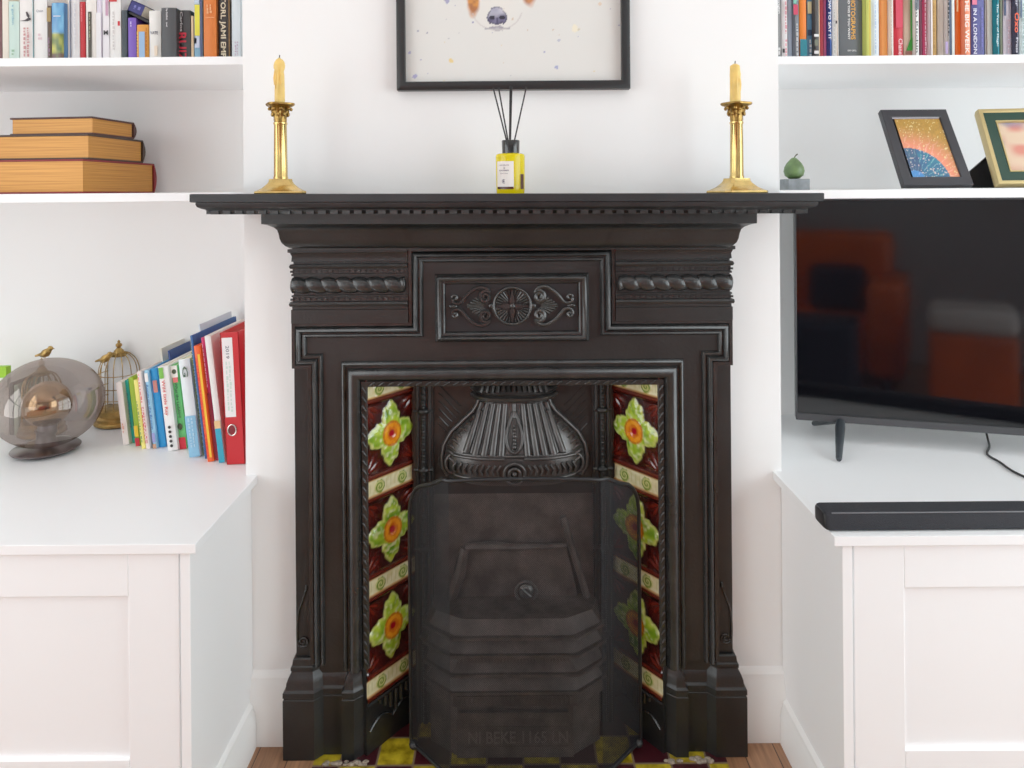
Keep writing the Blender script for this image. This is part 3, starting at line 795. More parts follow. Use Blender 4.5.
mb.build('spine_picture',M_print,o,local=True,angle=180,colors=cols); R_(b,55,62,16.2,17,(225,232,236),-.0056)
b=sbook(65.4,70.2,None,(238,228,216),'cream paperback following the landscape spine',GL)
b=sbook(70.8,79.6,None,(226,224,224),'pale grey white paperback just before the red spine',GL); R_(b,70.6,71.3,0,60,(120,130,160)); D_(b,75,77,4,50,(208,208,214))
b=sbook(80,85.4,2,(190,18,30),'narrow red paperback among white ones',GL); T(b,'Love and other stories',82,83.8,4,22,(224,120,124))
b=sbook(86,96.6,None,(240,234,226),'white paperback with a dark olive strip down its spine',GL); R_(b,89,92.4,12,62,(66,62,52)); D_(b,90,91.6,14,40,(150,150,120))
b=sbook(97,102,None,(222,214,230),'thin lilac white paperback after the olive strip book',GL); R_(b,97.2,101.8,13,62,(238,236,238))
b=sbook(102.3,109.4,None,(238,234,238),'white paperback with a black letter M on its spine',GL); R_(b,106.5,109,0,16,(196,150,176)); T(b,'M',104.6,109,30.6,35.4,(24,22,26),False)
b=sbook(109.8,121,None,(240,239,236),'white paperback with red top band and small red square',GL); R_(b,109.9,117.8,-4,2,(206,44,52)); R_(b,118.6,120.8,21.5,26,(200,16,34)); D_(b,113,116,12,50,(214,210,208))
b=sbook(121.6,127.2,10.5,(52,62,70),'slim slate grey book beside the purple one',GL)
b=sbook(128,136.3,18,(116,82,186),'purple paperback standing under the tilted black book',GL); D_(b,131,133,22,27,(220,205,240))
b=sbook(136.8,148.6,25,(226,150,50),'small golden orange book with light blue spine panel',GL); R_(b,139.6,145.4,32,62,(150,186,224)); D_(b,146.4,148,28,56,(196,112,30)); D_(b,137.4,139,32,56,(240,200,90))
b=sbook(149.2,161,11,(240,238,232),'short white book with the small dark word on its spine',GL); T(b,'VATE',151,158.8,31.5,34.8,(46,58,84),False); R_(b,155,158,46,56,(246,226,200))
b=sbook(161.4,176.4,8,(66,67,70),'thick charcoal book with thin white title, tallest of the grey pair',GL,Y=.225); T(b,'The Goldfinch    novel',167,168.6,8.5,27,(220,220,222))
b=sbook(177,190.6,10.5,(56,55,56),'charcoal book with large red capitals down its spine',GL); T(b,'RUIZ',178.4,187,33,62,(196,24,48)); T(b,'Carlos',180.8,183.6,12,32,(196,196,198))
b=sbook(191,193.6,16,(222,190,150),'thin tan paperback wedged behind the red lettered charcoal book',GL)
b=sbook(194.2,203,None,(120,168,196),'blue guide book with a yellow panel on its spine',GL); R_(b,195.4,200.4,5,36,(232,222,60)); R_(b,195,200,0,4.5,(196,214,232)); R_(b,195.2,200,36.5,48,(196,206,230)); R_(b,195.2,197.2,38,44,(60,70,150)); R_(b,200.8,202.8,0,62,(70,80,118))
b=sbook(203.6,216.4,None,(222,116,40),'bright orange hardback beside the black lettered book',GL,Y=.235); D_(b,207,213,5,14,(240,176,120),2); R_(b,206,215,17.5,18.4,(240,160,100))
b=sbook(217,230.8,None,(42,34,30),'black book with tall cream capitals running down the spine',GL); T(b,'TORL JAMI EMPIS',220,226.6,-3,64,(216,200,170)); R_(b,229.2,230.4,0,62,(116,82,36)); R_(b,217.3,218.2,0,62,(60,46,40))
b=sbook(231.6,240.6,None,(214,224,230),'pale blue white book at the chimney breast end of shelf',GL,dep=.12); D_(b,235,239,42,56,(190,170,190),2)
# two books lying tilted over the purple and orange ones
def tilted(label,uc,vc,lu,th,ang,col,Y):
    x,z=PX(uc,vc,Y); sc_=(Y+CAMD)/F; L=lu*sc_; t=th*sc_
    mb=MB(); mb.box(-L/2,L/2,0,.11,-t/2,-t/2+.002); mb.box(-L/2,L/2,0,.11,t/2-.002,t/2); mb.box(-L/2,-L/2+.002,0,.11,-t/2,t/2); mb.box(-L/2,L/2,0,.003,-t/2,t/2)
    o=mb.build('book',paint(*col)); o.location=(x,Y,z); o.rotation_euler=(0,ang,0); tag(o,label,'book',GL)
    MB().box(-L/2+.002,L/2-.001,.003,.107,-t/2+.002,t/2-.002).build('pages',M_page,o,local=True); return o
tilted('thin black book lying tilted on top of the purple book',139,17.2,23,3.6,radians(27),(30,27,30),.25)
o=tilted('navy book lying tilted on top of the thin black one',136,8,14.5,12,radians(24),(40,40,112),.25); dashes(o,-.008,.014,-.004,.006,-.0002,paint(110,110,180),2)
# ---- right upper shelf
rb=[(775,781,(122,122,122),'grey paperback with white title, first beside the chimney breast',[('T','Norwegian',777.2,779.6,-8,14,(240,240,240)),('D',777,779.8,48,56,(220,220,220))]),
(781.4,787.6,(238,234,234),'white paperback with pink lettering beside the first grey one',[('D',784,786.6,2,34,(226,150,160)),('D',784,786.6,40,56,(240,160,170)),('R',782,784,49,53,(50,50,50))]),
(787.9,792,(196,212,232),'thin pale blue paperback near the chimney breast',[]),
(792.3,799,(122,126,134),'slate paperback with pink and teal patches at its top',[('R',793,797.5,5,15,(206,60,90)),('R',793,796,0,4,(120,190,170)),('D',795,798,24,56,(196,196,196))]),
(799.3,806.4,(244,126,26),'orange book with a teal foot',[('R',799.5,806.2,39.5,66,(14,120,136))]),
(806.8,812,(96,150,186),'blue book with cream patches beside the teal-footed one',[('R',807.2,811,2,14,(226,214,160)),('R',807.2,811,30,36,(40,60,90)),('D',808,811,40,56,(220,226,230))]),
(812.3,819,(84,84,84),'dark grey book with white dabs beside the dark red one',[('R',813.5,818,34.5,37,(236,236,236)),('R',813.5,818,51,54,(230,226,226)),('R',818.2,818.9,0,62,(214,190,150)),('R',814,817.6,40,46,(108,112,96))]),
(819.3,823.4,(166,14,38),'narrow dark red book next to the pink one',[]),
(823.6,826.4,(244,120,170),'thin bright pink paperback',[]),
(826.7,831.6,(44,82,156),'royal blue paperback with white block lettering',[('T','HOW TO SAY IT',827.6,830.4,-6,40,(236,240,246))]),
(832,838.6,(232,230,224),'white paperback with grey speckles before the photography book',[('D',833,834.4,10,54,(190,190,186)),('R',836,837,0,62,(196,170,150)),('R',835,836.6,21,24,(60,50,50))]),
(839,862.4,(92,96,100),'wide grey photography book with orange capital title',[('T','PHOTOGRAPHS',850,854.6,-5,40,(236,170,70)),('T','READ THIS IF YOU WANT',847,849.2,-5,40,(238,238,238)),('T','HENRY CARROLL',846.5,855.5,50,51.8,(220,220,220),0)]),
(862.8,870.4,(212,220,110),'lime yellow book beside the wide grey photography book',[('R',868.4,870,0,62,(214,190,80))]),
(871,879,(222,232,240),'pale blue white book between lime and orange spines',[('D',873.5,875.5,2,54,(180,200,226))]),
(879.4,887.6,(252,164,84),'plain light orange book',[('R',879.5,880.4,0,62,(228,120,40))]),
(888,892.6,(230,226,218),'cream thin book just before the bright red hardback',[('D',889.6,891,6,50,(200,190,180))]),
(893,903,(196,12,38),'bright red hardback with pale signature at its foot',[('T','Chanel',897.4,901.6,39,56,(240,190,196)),('R',895,902,-4,28,(206,50,76))]),
(903.4,911.6,(222,196,170),'beige book with a green triangle at its foot',[('TRI',)]),
(912,919,(238,238,236),'white book with black vertical lettering and grey top',[('T','Tom Kitchin',914.8,917,-4,53,(70,84,84)),('R',914,918.4,-4,10,(110,116,126))]),
(919.3,922,(96,14,46),'thin dark maroon book beside the magenta one',[]),
(922.3,926.6,(226,70,120),'magenta paperback with white flecks',[('D',923.4,925.6,0,54,(250,210,225))]),
(927,930.2,(236,228,226),'slim white paperback after the magenta one',[]),
(930.6,936.6,(186,142,68),'golden brown book between two pale ones',[('D',932,934,6,50,(160,116,50))]),
(937,943.6,(234,226,214),'plain cream paperback beside the golden brown one',[('R',937,938.2,0,62,(214,198,176))]),
(944,951,(214,206,206),'pale book with torn-looking black edge pattern and navy side',[('R',948.4,950.8,0,62,(52,70,96)),('D',946.5,948.6,0,36,(40,36,44)),('R',944.4,947,42,54,(170,150,196))]),
(951.3,954.8,(232,238,232),'thin mint white paperback before the orange one',[]),
(955.2,960.6,(242,112,30),'deep orange book with cream top patch',[('R',955.8,957.4,0,12,(250,210,150))]),
(961,970.4,(246,146,108),'salmon book with broad white lettering',[('T','THE BIG WEEK',963.8,968,-4,54,(252,236,226))]),
(971,984.4,(74,74,138),'wide violet blue book with white capitals down its spine',[('T','IN A LONDON',972.2,975.8,9,54,(222,222,240)),('R',971.4,976,-4,5,(222,110,140)),('D',980,982,8,50,(100,100,180))]),
(985,992.4,(232,224,212),'plain cream book between violet and teal spines',[('R',984.9,986,0,62,(120,96,90))]),
(993,999.4,(0,128,144),'teal paperback with thin white vertical title',[('T','The Year of Magic',995,997.4,4,47,(210,236,238))]),
(999.8,1002.6,(96,104,80),'thin olive book beside the teal paperback',[]),
(1003,1011.4,(224,216,230),'lilac white book with a navy top',[('R',1003.2,1011,-6,0.5,(50,70,110)),('R',1003.2,1005,0,16,(58,76,116)),('D',1006,1009,20,54,(206,176,190))]),
(1012,1018.8,(64,64,84),'charcoal navy book with short orange title',[('T','Oxo',1013.4,1018,13,33,(236,84,40)),('T','Press',1014.4,1016.8,38,53,(200,200,212)),('T','Tor',1014.4,1016.8,-8,7,(200,200,212))]),
(1019.2,1027,(206,222,222),'pale mint book at the photo edge past the navy one',[('R',1019.4,1021,0,18,(70,90,120)),('D',1021.5,1024.5,4,54,(140,170,160))])]
for i,(u0,u1,col,lab,ex) in enumerate(rb):
    b=sbook(u0,u1,None,col,lab,GR,Y=.085+.009*((i*7)%3),dep=.2,htop=.225+.012*((i*5)%4),lean=0)
    for e in ex:
        if e[0]=='R': R_(b,*e[1:])
        elif e[0]=='D': D_(b,*e[1:])
        elif e[0]=='T': T(b,e[1],*e[2:7],vertical=len(e)<8)
        elif e[0]=='TRI':
            o,fx,fz=b; MB().add([(fx(905),YT,fz(51)),(fx(911.4),YT,fz(51)),(fx(911.4),YT,fz(38)),(fx(909),YT,fz(40))],[(0,1,2,3)]).build('spine_emblem',paint(40,140,40),o,local=True)
            R_(b,909.6,911.4,-4,44,(60,150,60)); R_(b,904.5,911,51.5,55,(150,96,84))
# ---- three gilt-edged volumes
M_gilt=mat('gilt_page_edges',srgb(206,150,62),.5,spec=.4)
def gilt():
    m,nt,b=node_mat('gilt_edges'); tc=N(nt,'ShaderNodeTexCoord'); mp=N(nt,'ShaderNodeMapping'); mp.inputs['Scale'].default_value=(4,4,420)
    nt.links.new(tc.outputs['Object'],mp.inputs['Vector']); n=N(nt,'ShaderNodeTexNoise'); n.inputs['Scale'].default_value=1; n.inputs['Detail'].default_value=3; nt.links.new(mp.outputs[0],n.inputs['Vector'])
    r=N(nt,'ShaderNodeValToRGB'); r.color_ramp.elements[0].color=srgb(170,106,30); r.color_ramp.elements[1].color=srgb(214,150,62); r.color_ramp.elements[0].position=.3; r.color_ramp.elements[1].position=.7
    nt.links.new(n.outputs['Fac'],r.inputs['Fac']); nt.links.new(r.outputs['Color'],b.inputs['Base Color']); b.inputs['Roughness'].default_value=.42; b.inputs['Metallic'].default_value=.25
    return m
M_gilt=gilt()
def volume(label,x1,y0,L,dep,z,t,col,rot):
    o=empty('gilt_edged_book',(x1,y0,z),label,'book','big gilt-edged books stacked on the shelf',(0,0,rot))
    c=paint(*col,rough=.6); bt=.0045
    mb=MB(); mb.box(-L,0,-.004,dep,0,bt); mb.box(-L,0,-.004,dep,t-bt,t); mb.build('board',c,o,local=True,bevel=.001)
    n=10; ring=[(dep-.002+.012*sin(pi*i/n),t*i/n) for i in range(n+1)]
    mb=MB(); mb.loft([[(-L,y,z_) for y,z_ in ring],[(.0005,y,z_) for y,z_ in ring]]); mb.build('spine',c,o,local=True)
    MB().box(-L+.004,-.003,0,dep-.006,bt,t-bt).build('page_block',M_gilt,o,local=True)
    return o
zt=ZL+.0003; t1=.080; t2=.060; t3=.043
xa,_=PX(84,175,.075); volume('biggest gilt-edged book, red cover, bottom of the stack',xa,.075,.42,.282,zt,t1,(128,24,30),radians(-5))
xa,_=PX(89.5,145,.095); volume('middle gilt-edged book, dark brown cover, between the red and smallest ones',xa,.095,.36,.215,zt+t1+.0003,t2,(62,44,34),radians(-4.5))
xa,_=PX(93.5,125,.115); volume('smallest gilt-edged book, dark cover, top of the stack',xa,.115,.213,.155,zt+t1+t2+.0006,t3,(74,40,36),radians(-6))
# ---- leaning books and the ring binder on the left worktop
GW='books leaning in a row on the left worktop'
LEAN=.112
def lean_book(ul,ur,vb,tu,tv,col,label,dep=.2,dy=0,sh=0,cat='book',name='book'):
    x,y=PZ(ul,vb,WT); y+=dy; x2=PX(ur,vb,y)[0]; x=PX(ul,vb,y)[0]
    a=-LEAN; xt,zt=PX(tu,tv,y); h=(zt-WT)/cos(a)
    x=max(x,LASTX.get(GW,-9)+.0006)
    w_=max(.0038,(x2-x)*cos(a)-.0006); LASTX[GW]=x+w_/cos(a)
    o=book(label,(x,y,WT+.0004),w_,h,dep,col,a,GW,cat=cat,name=name)
    o['w']=1; del o['w']
    return o,w_,h
M=lambda *c:paint(*c)
def ltext(B,s,fx0,fx1,fz0,fz1,col): o,w_,h=B; letter(o,s,w_*fx0,w_*fx1,h*fz0,h*fz1,-.0046,M(*col),True)
def lband(B,fx0,fx1,fz0,fz1,col): o,w_,h=B; rect(o,w_*fx0,w_*fx1,h*fz0,h*fz1,-.0037,M(*col))
def ldash(B,fx0,fx1,fz0,fz1,col,n=1): o,w_,h=B; dashes(o,w_*fx0,w_*fx1,h*fz0,h*fz1,-.0046,M(*col),n)
B=lean_book(123.2,129.4,445,116,383,(238,226,222),'pinkish white thin book nearest the birdcage'); ldash(B,.3,.7,.2,.35,(226,160,140))
B=lean_book(129.6,135.8,443,124,380.5,(24,170,160),'teal children book beside the pinkish white one'); ldash(B,.3,.7,.25,.8,(60,110,130))
B=lean_book(136.4,141.4,446,129,378,(150,184,40),'lime green thin book with a red foot',dep=.18); lband(B,.05,.95,0,.12,(196,24,40)); lband(B,.1,.9,.14,.3,(240,196,30))
B=lean_book(141.8,146,449,133.5,380.5,(244,232,120),'pale yellow thin book among the children books',dep=.17); ldash(B,.3,.7,.1,.7,(120,160,90))
B=lean_book(146.3,150.4,449.5,137.6,372,(240,226,220),'white book with red flecked pattern on its spine',dep=.17); ldash(B,.15,.9,.08,.55,(206,50,60),2); ldash(B,.3,.8,.6,.97,(230,110,100))
B=lean_book(150.4,152,449,142,349,(236,230,214),'cream book standing behind the patterned and yellow books',dep=.22,dy=.10)
B=lean_book(150.8,158,448.5,142,371,(150,206,234),'light blue children book with darker blue lettering',dep=.19); ltext(B,'Room on the Broom',.25,.8,.25,.82,(36,90,170)); lband(B,.1,.9,.86,.97,(240,240,240)); lband(B,.1,.9,0,.06,(200,150,120)); lband(B,.15,.85,.08,.2,(150,150,210))
B=lean_book(158.4,166.4,447.5,150,369,(20,140,206),'bright blue book beside the light blue lettered one',dep=.19); lband(B,.3,.9,.7,.85,(196,120,110))
B=lean_book(166,168,447,160,351,(28,58,120),'dark blue book standing behind the white lettered one',dep=.2,dy=.06)
B=lean_book(168,178.2,451,158,367,(242,240,238),'white children book with red lettering and black paw marks',dep=.21); ltext(B,'Wild little Ray',.2,.6,.42,.84,(214,70,64)); lband(B,.1,.55,.86,.99,(110,180,60))
o,w_,h=B; mb=MB()
for i in range(5): mb.sphere((w_*.5,-.004,h*(.06+.055*i)),.0038,8,6,(1,.12,1))
mb.build('paw_mark',M(40,36,36),o,local=True)
B=lean_book(179.6,187.8,449,170.5,366,(96,196,110),'green book with black title and red foot',dep=.2); ltext(B,'What the Ladybird',.25,.75,.38,.80,(30,60,40)); lband(B,.02,.98,0,.14,(206,24,44)); lband(B,.02,.98,.86,1,(244,238,230)); lband(B,.2,.9,.8,.86,(240,110,110))
o,w_,h=B; mb=MB(); mb.sphere((w_*.5,-.004,h*.93),.006,12,8,(1,.1,1)); mb.sphere((w_*.4,-.004,h*.27),.006,10,8,(1,.1,1.4)); mb.build('spine_emblem',M(50,60,30),o,local=True)
B=lean_book(190,201.4,457,179.6,360,(226,236,240),'tall pale blue white book with a thin dark G curl',dep=.22); lband(B,.02,.98,0,.42,(130,190,224)); ltext(B,'G',.3,.8,.82,.93,(60,90,70)); ldash(B,.2,.8,.1,.4,(170,212,236),2)
B=lean_book(201,202.4,456,184,325,(226,232,240),'white folder top showing behind the tall books',dep=.2,dy=.06,cat='folder',name='folder')
B=lean_book(202,204.4,456,191,339,(206,200,90),'narrow yellow green patterned book before the blue tall one',dep=.2); ldash(B,.1,.9,.05,.95,(60,90,40))
B=lean_book(204.8,207.2,459,192.6,336,(38,92,156),'tall blue book whose top edge runs back to the wall',dep=.27)
B=lean_book(207.6,214.2,462,194.6,346.5,(238,88,24),'orange and yellow picture book beside the magenta one',dep=.2); lband(B,.55,.9,.04,.93,(246,190,40)); ldash(B,.1,.5,.05,.9,(226,44,30))
B=lean_book(214.8,219,460.5,201,338,(206,38,96),'magenta book with dark red lower half',dep=.23); lband(B,.05,.95,.02,.55,(140,20,44)); ldash(B,.3,.7,.6,.95,(240,170,200))
B=lean_book(219.6,226,462.5,207,336.5,(232,230,226),'grey white book with a turquoise foot beside the binder',dep=.24); lband(B,.02,.98,0,.27,(40,160,190)); lband(B,.02,.98,.27,.33,(230,190,130))
# books standing behind with only their tops showing
# red lever arch binder
x,y=PZ(226.6,465,WT); x=max(x,LASTX[GW]+.001); xt,zz=PX(219.6,333,y); a=atan2(xt-x,zz-WT); h_=(zz-WT)/cos(a); w_=.0435
bd=empty('ring_binder',(x,y,WT+.0004),'red lever arch binder with white spine label at the row end','binder',GW,(0,a,0)); M_red=paint(196,10,24,.4)
mb=MB(); mb.box(0,w_,0,.003,0,h_); mb.box(0,.003,0,.27,0,h_); mb.box(w_-.003,w_,0,.27,0,h_); mb.build('cover',M_red,bd,local=True,bevel=.001)
MB().box(.006,w_-.006,.02,.24,.006,h_-.02).build('papers',M_page,bd,local=True)
lb=MB().box(.004,.028,-.0006,0,h_*.36,h_*.96).build('spine_label',M(240,238,238),bd,local=True)
vs,fs=text_geo('2019'); MB().add([(.012+b_*.008,-.0009,h_*.90-a_*.03) for a_,b_ in vs],fs).build('label_lettering',M(120,120,130),lb,local=True)
dashes(lb,.009,.023,h_*.40,h_*.78,-.0007,M(206,224,214),2)
mb=MB(); mb.tube([(w_*.40+.0095*cos(2*pi*i/24),-.001,h_*.262+.0125*sin(2*pi*i/24)) for i in range(24)],.0016,8,closed=True); mb.build('finger_ring',mat('nickel',srgb(220,214,206),.25,metal=1),bd,local=True)
MB().lathe([(.001,0),(.009,0),(.009,.0006),(.001,.0006)],(0,0,0),20).build('finger_hole',M(120,4,20),bd,local=True).matrix_local=Matrix.Translation((w_*.40,0,h_*.262))@Matrix.Rotation(pi/2,4,'X')

# ================================================================== ORNAMENTS ON THE LEFT WORKTOP
def bird(mb,c,s,dirx):
    cx,cy,cz=c
    mb.tube([(cx-dirx*s*1.25,cy,cz-s*.55),(cx-dirx*s*.7,cy,cz-s*.25),(cx,cy,cz+s*.1),(cx+dirx*s*.6,cy,cz+s*.65),(cx+dirx*s*1.0,cy,cz+s*1.1)],[s*.3,s*.75,s*.95,s*.7,s*.35],10); mb.sphere((cx+dirx*s*1.0,cy,cz+s*1.15),s*.58,12,8)
    mb.tube([(cx+dirx*s*1.4,cy,cz+s*1.15),(cx+dirx*s*2.0,cy,cz+s*1.05)],[s*.22,.0004],6)
    mb.tube([(cx-dirx*s*.9,cy,cz-s*.1),(cx-dirx*s*2.4,cy,cz-s*.55)],[s*.45,s*.22],6)
    mb.tube([(cx,cy-.3*s,cz-.6*s),(cx,cy-.3*s,cz-1.5*s)],s*.1,5)
def birdcage(x,y,r,H,label,birdpos,dirx):
    c=empty('birdcage_ornament',(x,y,WT),label,'ornament')
    hb=.045*H/.24; z0=WT+.0003
    MB().lathe([(r*.98,0),(r*1.08,.004),(r*1.08,.010),(r*.98,.014),(r*1.02,.022),(r*.9,.026),(r*.92,hb),(r*.8,hb+.004)],(x,y,z0),32).build('base',M_gold,c,angle=50)
    dome=H*.62; mb=MB()
    for i in range(14):
        a=2*pi*i/14
        pts=[(x+r*.86*cos(a),y+r*.86*sin(a),z0+hb)]
        for k in range(10):
            t=pi/2*k/9; rr=.86*r*cos(t)**.75 if k<9 else .08*r
            pts.append((x+max(rr,.08*r)*cos(a),y+max(rr,.08*r)*sin(a),z0+dome+(H*.88-dome)*sin(t)))
        mb.tube(pts,.0013,6)
    for z in (hb+.03,hb+.06,dome): mb.tube([(x+r*.865*cos(2*pi*i/36),y+r*.865*sin(2*pi*i/36),z0+z) for i in range(36)],.0012,6,closed=True)
    mb.build('bars',M_gold,c)
    MB().lathe([(.018,0),(.020,.004),(.014,.008),(.012,.016),(.008,.020),(.0045,.024),(.008,.028),(.008,.033),(.003,.037),(.004,.040),(.0005,.045)],(x,y,z0+H*.83),16).build('finial',M_gold,c)
    mb=MB(); bird(mb,birdpos,.0115,dirx); mb.build('bird',M_gold,c,angle=70)
    return c
bx_,by_=PZ(122,425,WT); by_+=.02; bx_=PX(119.5,425,by_)[0]
bp=PX(105.5,359,by_-.02)
birdcage(bx_,by_,.058,.220,'antique gold birdcage ornament with small bird, beside the leaning books',(bp[0],by_-.02,bp[1]),1)
bx2,bz2=PX(46,353.5,.27)
birdcage(PX(42,400,.29)[0],.29,.052,.185,'small gold birdcage with bird on top, behind the smoked glass lamp',(bx2,.27,bz2),1)
# smoked glass globe lamp
lx,ly=PZ(46,447,WT+.012)
lp=empty('table_lamp',(lx,ly,WT),'smoked glass globe table lamp with mirrored bulb at the left photo edge','lamp')
M_nick=mat('smoked_nickel',srgb(120,112,112),.3,metal=.9)
mb=MB(); mb.lathe([(.02,0),(.055,0),(.056,.004),(.073,.008),(.075,.011),(.073,.013),(.03,.016),(.022,.022),(.020,.05),(.024,.054),(.001,.056)],(lx,ly,WT+.0003),48); mb.build('base',M_nick,lp,angle=50)
gz=WT+.121; gx=PX(48.5,400,ly)[0]
pr=[]
for i in range(41):
    a=-pi/2+.42+(pi-.42)*i/40; pr.append((max(.0005,.121*cos(a)),.1055*sin(a)))
mb=MB(); mb.lathe(pr,(gx,ly,gz),64,cap=False); gs=mb.build('glass_globe',thin_glass('smoked_glass',(.66,.62,.61,1),.10,.02,.55,(.62,.55,.51,1)),lp,angle=180)
mb=MB(); mb.sphere((gx-.003,ly,gz-.004),.054,32,20); mb.build('bulb',mat('mirrored_copper_bulb',srgb(200,168,128),.12,metal=1,var=.2,vscale=30),lp,angle=180)
MB().lathe([(.019,0),(.021,.003),(.021,.022),(.017,.028)],(gx-.003,ly,WT+.045),24).build('bulb_collar',M_nick,lp)
# things seen behind the lamp at the photo edge
def upright(u0,u1,v0,Y,col,label,h,dep=.09):
    x0=PX(u0,v0,Y)[0]; x1=PX(u1,v0,Y)[0]; return book(label,(x0,Y,WT+.0004),x1-x0,h,dep,col,0,'books behind the glass lamp')
upright(4,9,428,.28,(226,224,216),'white book upright behind the glass lamp, nearest the photo edge',.125)
upright(9.6,13.6,428,.28,(70,66,60),'black book upright behind the glass lamp',.135)
upright(14.2,18.4,428,.28,(176,196,170),'sage green book upright behind the glass lamp',.13)
xg=PX(-24,370,.30)[0]; wg=PX(7,370,.30)[0]-xg; hg=PX(4,367,.30)[1]-WT
gb=book('white book with lime green top standing behind the glass lamp at photo edge',(xg,.30,WT+.0004),wg,hg,.014,(232,234,226),0,'books behind the glass lamp')
MB().box(-.0006,wg+.0006,-.0042,.0146,hg*.84,hg+.0006).build('green_top',paint(150,206,20),gb,local=True)

# ================================================================== MANTEL ORNAMENTS
MZ0=1.2083
mz=lambda x: MZ0-(x)*MT
def candlestick(uc,label,rot,seedv):
    Y=-.10; X=PX(uc,150,Y)[0]; MZ=mz(X)
    c=empty('candlestick',(X,Y,MZ),label,'candlestick','pair of brass column candlesticks')
    def sq(hx,hy,z,ch=.010):
        pts=[(hx-ch,-hy),(hx,-hy+ch),(hx,hy-ch),(hx-ch,hy),(-hx+ch,hy),(-hx,hy-ch),(-hx,-hy+ch),(-hx+ch,-hy)]
        return [(X+x*cos(rot)-y*sin(rot),Y+x*sin(rot)+y*cos(rot),MZ+z) for x,y in pts]
    mb=MB(); mb.loft([sq(.050,.044,0),sq(.051,.045,.003),sq(.050,.044,.006),sq(.046,.040,.0075),sq(.036,.031,.013,.008),sq(.026,.023,.022,.006),sq(.0235,.021,.0265,.006),sq(.0225,.020,.0315,.006)])
    mb.build('base',M_brass,c,angle=25)
    mb=MB(); sg=48
    mb.lathe([(.0145,.031),(.0150,.034),(.0138,.038),(.0128,.144),(.0140,.1455),(.0140,.149),(.0125,.150)],(X,Y,MZ),sg,mod=lambda i,a:1-.07*(abs(cos(4*(a)))**6) if i in (2,3) else 1)
    mb.build('column',M_brass,c,angle=50)
    mb=MB(); pr=[(.0125,.150),(.0135,.155),(.0130,.158),(.0145,.166),(.0180,.172),(.0165,.174),(.0215,.181),(.0285,.184),(.0300,.187),(.0290,.189),(.012,.189),(.0105,.186)]
    mb.lathe(pr,(X,Y,MZ),64,mod=lambda i,a:1+(.16*(abs(cos(4*a))-.5) if 3<=i<=5 else .15*(abs(cos(2*a+rot*2))**2-.5) if 6<=i<=9 else 0))
    for i in range(8):
        a=2*pi*i/8; mb.sphere((X+.0165*cos(a),Y+.0165*sin(a),MZ+.166),.0035,8,6,(1,1,1.4)); mb.sphere((X+.0215*cos(a+.39),Y+.0215*sin(a+.39),MZ+.177),.0038,8,6)
    mb.build('capital',M_brassd,c,angle=60)
    return X,Y
def candle(X,Y,top,label,blob):
    MZ=mz(X); z0=MZ+.1893; H=top-.1893
    c=empty('candle',(X,Y,z0),label,'candle','candles in the brass candlesticks')
    mb=MB()
    if blob: pr=[(.0105,0),(.0103,.03),(.0098,.060),(.0088,.066),(.0112,.073),(.0118,.079),(.0100,.086),(.0070,.091),(.0050,H-.003),(.002,H)]
    else: pr=[(.0112,0),(.0110,.02),(.0108,.045),(.0112,.058),(.0104,.066),(.0100,.076),(.0085,H-.003),(.003,H)]
    mb.lathe(pr,(X,Y,z0),28,mod=lambda i,a:1+.04*sin(3*a+i)*(1 if i>2 else .4))
    for k in range(4 if blob else 6):
        a=-pi/2+(k-2)*.6; mb.tube([(X+.0095*cos(a),Y+.0095*sin(a),z0+H*.72),(X+.0106*cos(a),Y+.0106*sin(a),z0+H*(.55-.1*(k%3))),(X+.0103*cos(a),Y+.0103*sin(a),z0+H*(.40-.1*(k%3)))],[.0012,.0022,.0012],6)
    mb.build('wax',M_wax,c,angle=60)
    MB().tube([(X,Y,z0+H-.002),(X+.0006,Y,z0+H+.006)],.0011,6).build('wick',M_black,c)
cx1,cy1=candlestick(280.6,'brass column candlestick on the mantel near the gilt-edged books',radians(16),1)
cx2,cy2=candlestick(736.6,'brass column candlestick on the mantel near the television',radians(16),2)
candle(cx1-.001,cy1,.284,'yellow dinner candle with bulbous melted tip above gilt-edged books side',True)
candle(cx2-.002,cy2,.270,'shorter yellow candle with straight dripping sides on television side',False)
# reed diffuser
Y=-.115; X=PX(510.4,170,Y)[0]; MZ=mz(X)
rd=empty('reed_diffuser',(X,Y,MZ),'yellow reed diffuser bottle with black reeds at the middle of the mantel','diffuser')
def liquid():
    m,nt,b=node_mat('yellow_scented_oil'); b.inputs['Base Color'].default_value=srgb(255,236,20); b.inputs['Roughness'].default_value=.08; b.inputs['Coat Weight'].default_value=.6
    tr=N(nt,'ShaderNodeBsdfTransparent'); tr.inputs[0].default_value=(1,.95,.16,1); tl=N(nt,'ShaderNodeBsdfTranslucent'); tl.inputs[0].default_value=srgb(255,240,20)
    m1=N(nt,'ShaderNodeMixShader'); m1.inputs[0].default_value=.35; m2=N(nt,'ShaderNodeMixShader'); m2.inputs[0].default_value=.40
    nt.links.new(b.outputs[0],m1.inputs[1]); nt.links.new(tr.outputs[0],m1.inputs[2]); nt.links.new(m1.outputs[0],m2.inputs[1]); nt.links.new(tl.outputs[0],m2.inputs[2])
    nt.links.new(m2.outputs[0],nt.nodes['Material Output'].inputs['Surface']); return m
bo=MB().lathe([(.001,0),(.0275,0),(.0288,.002),(.0292,.01),(.0300,.076),(.0290,.0805),(.024,.0825),(.0165,.083),(.0165,.086),(.001,.086)],(X,Y,MZ+.0003),48).build('bottle',liquid(),rd,angle=40)
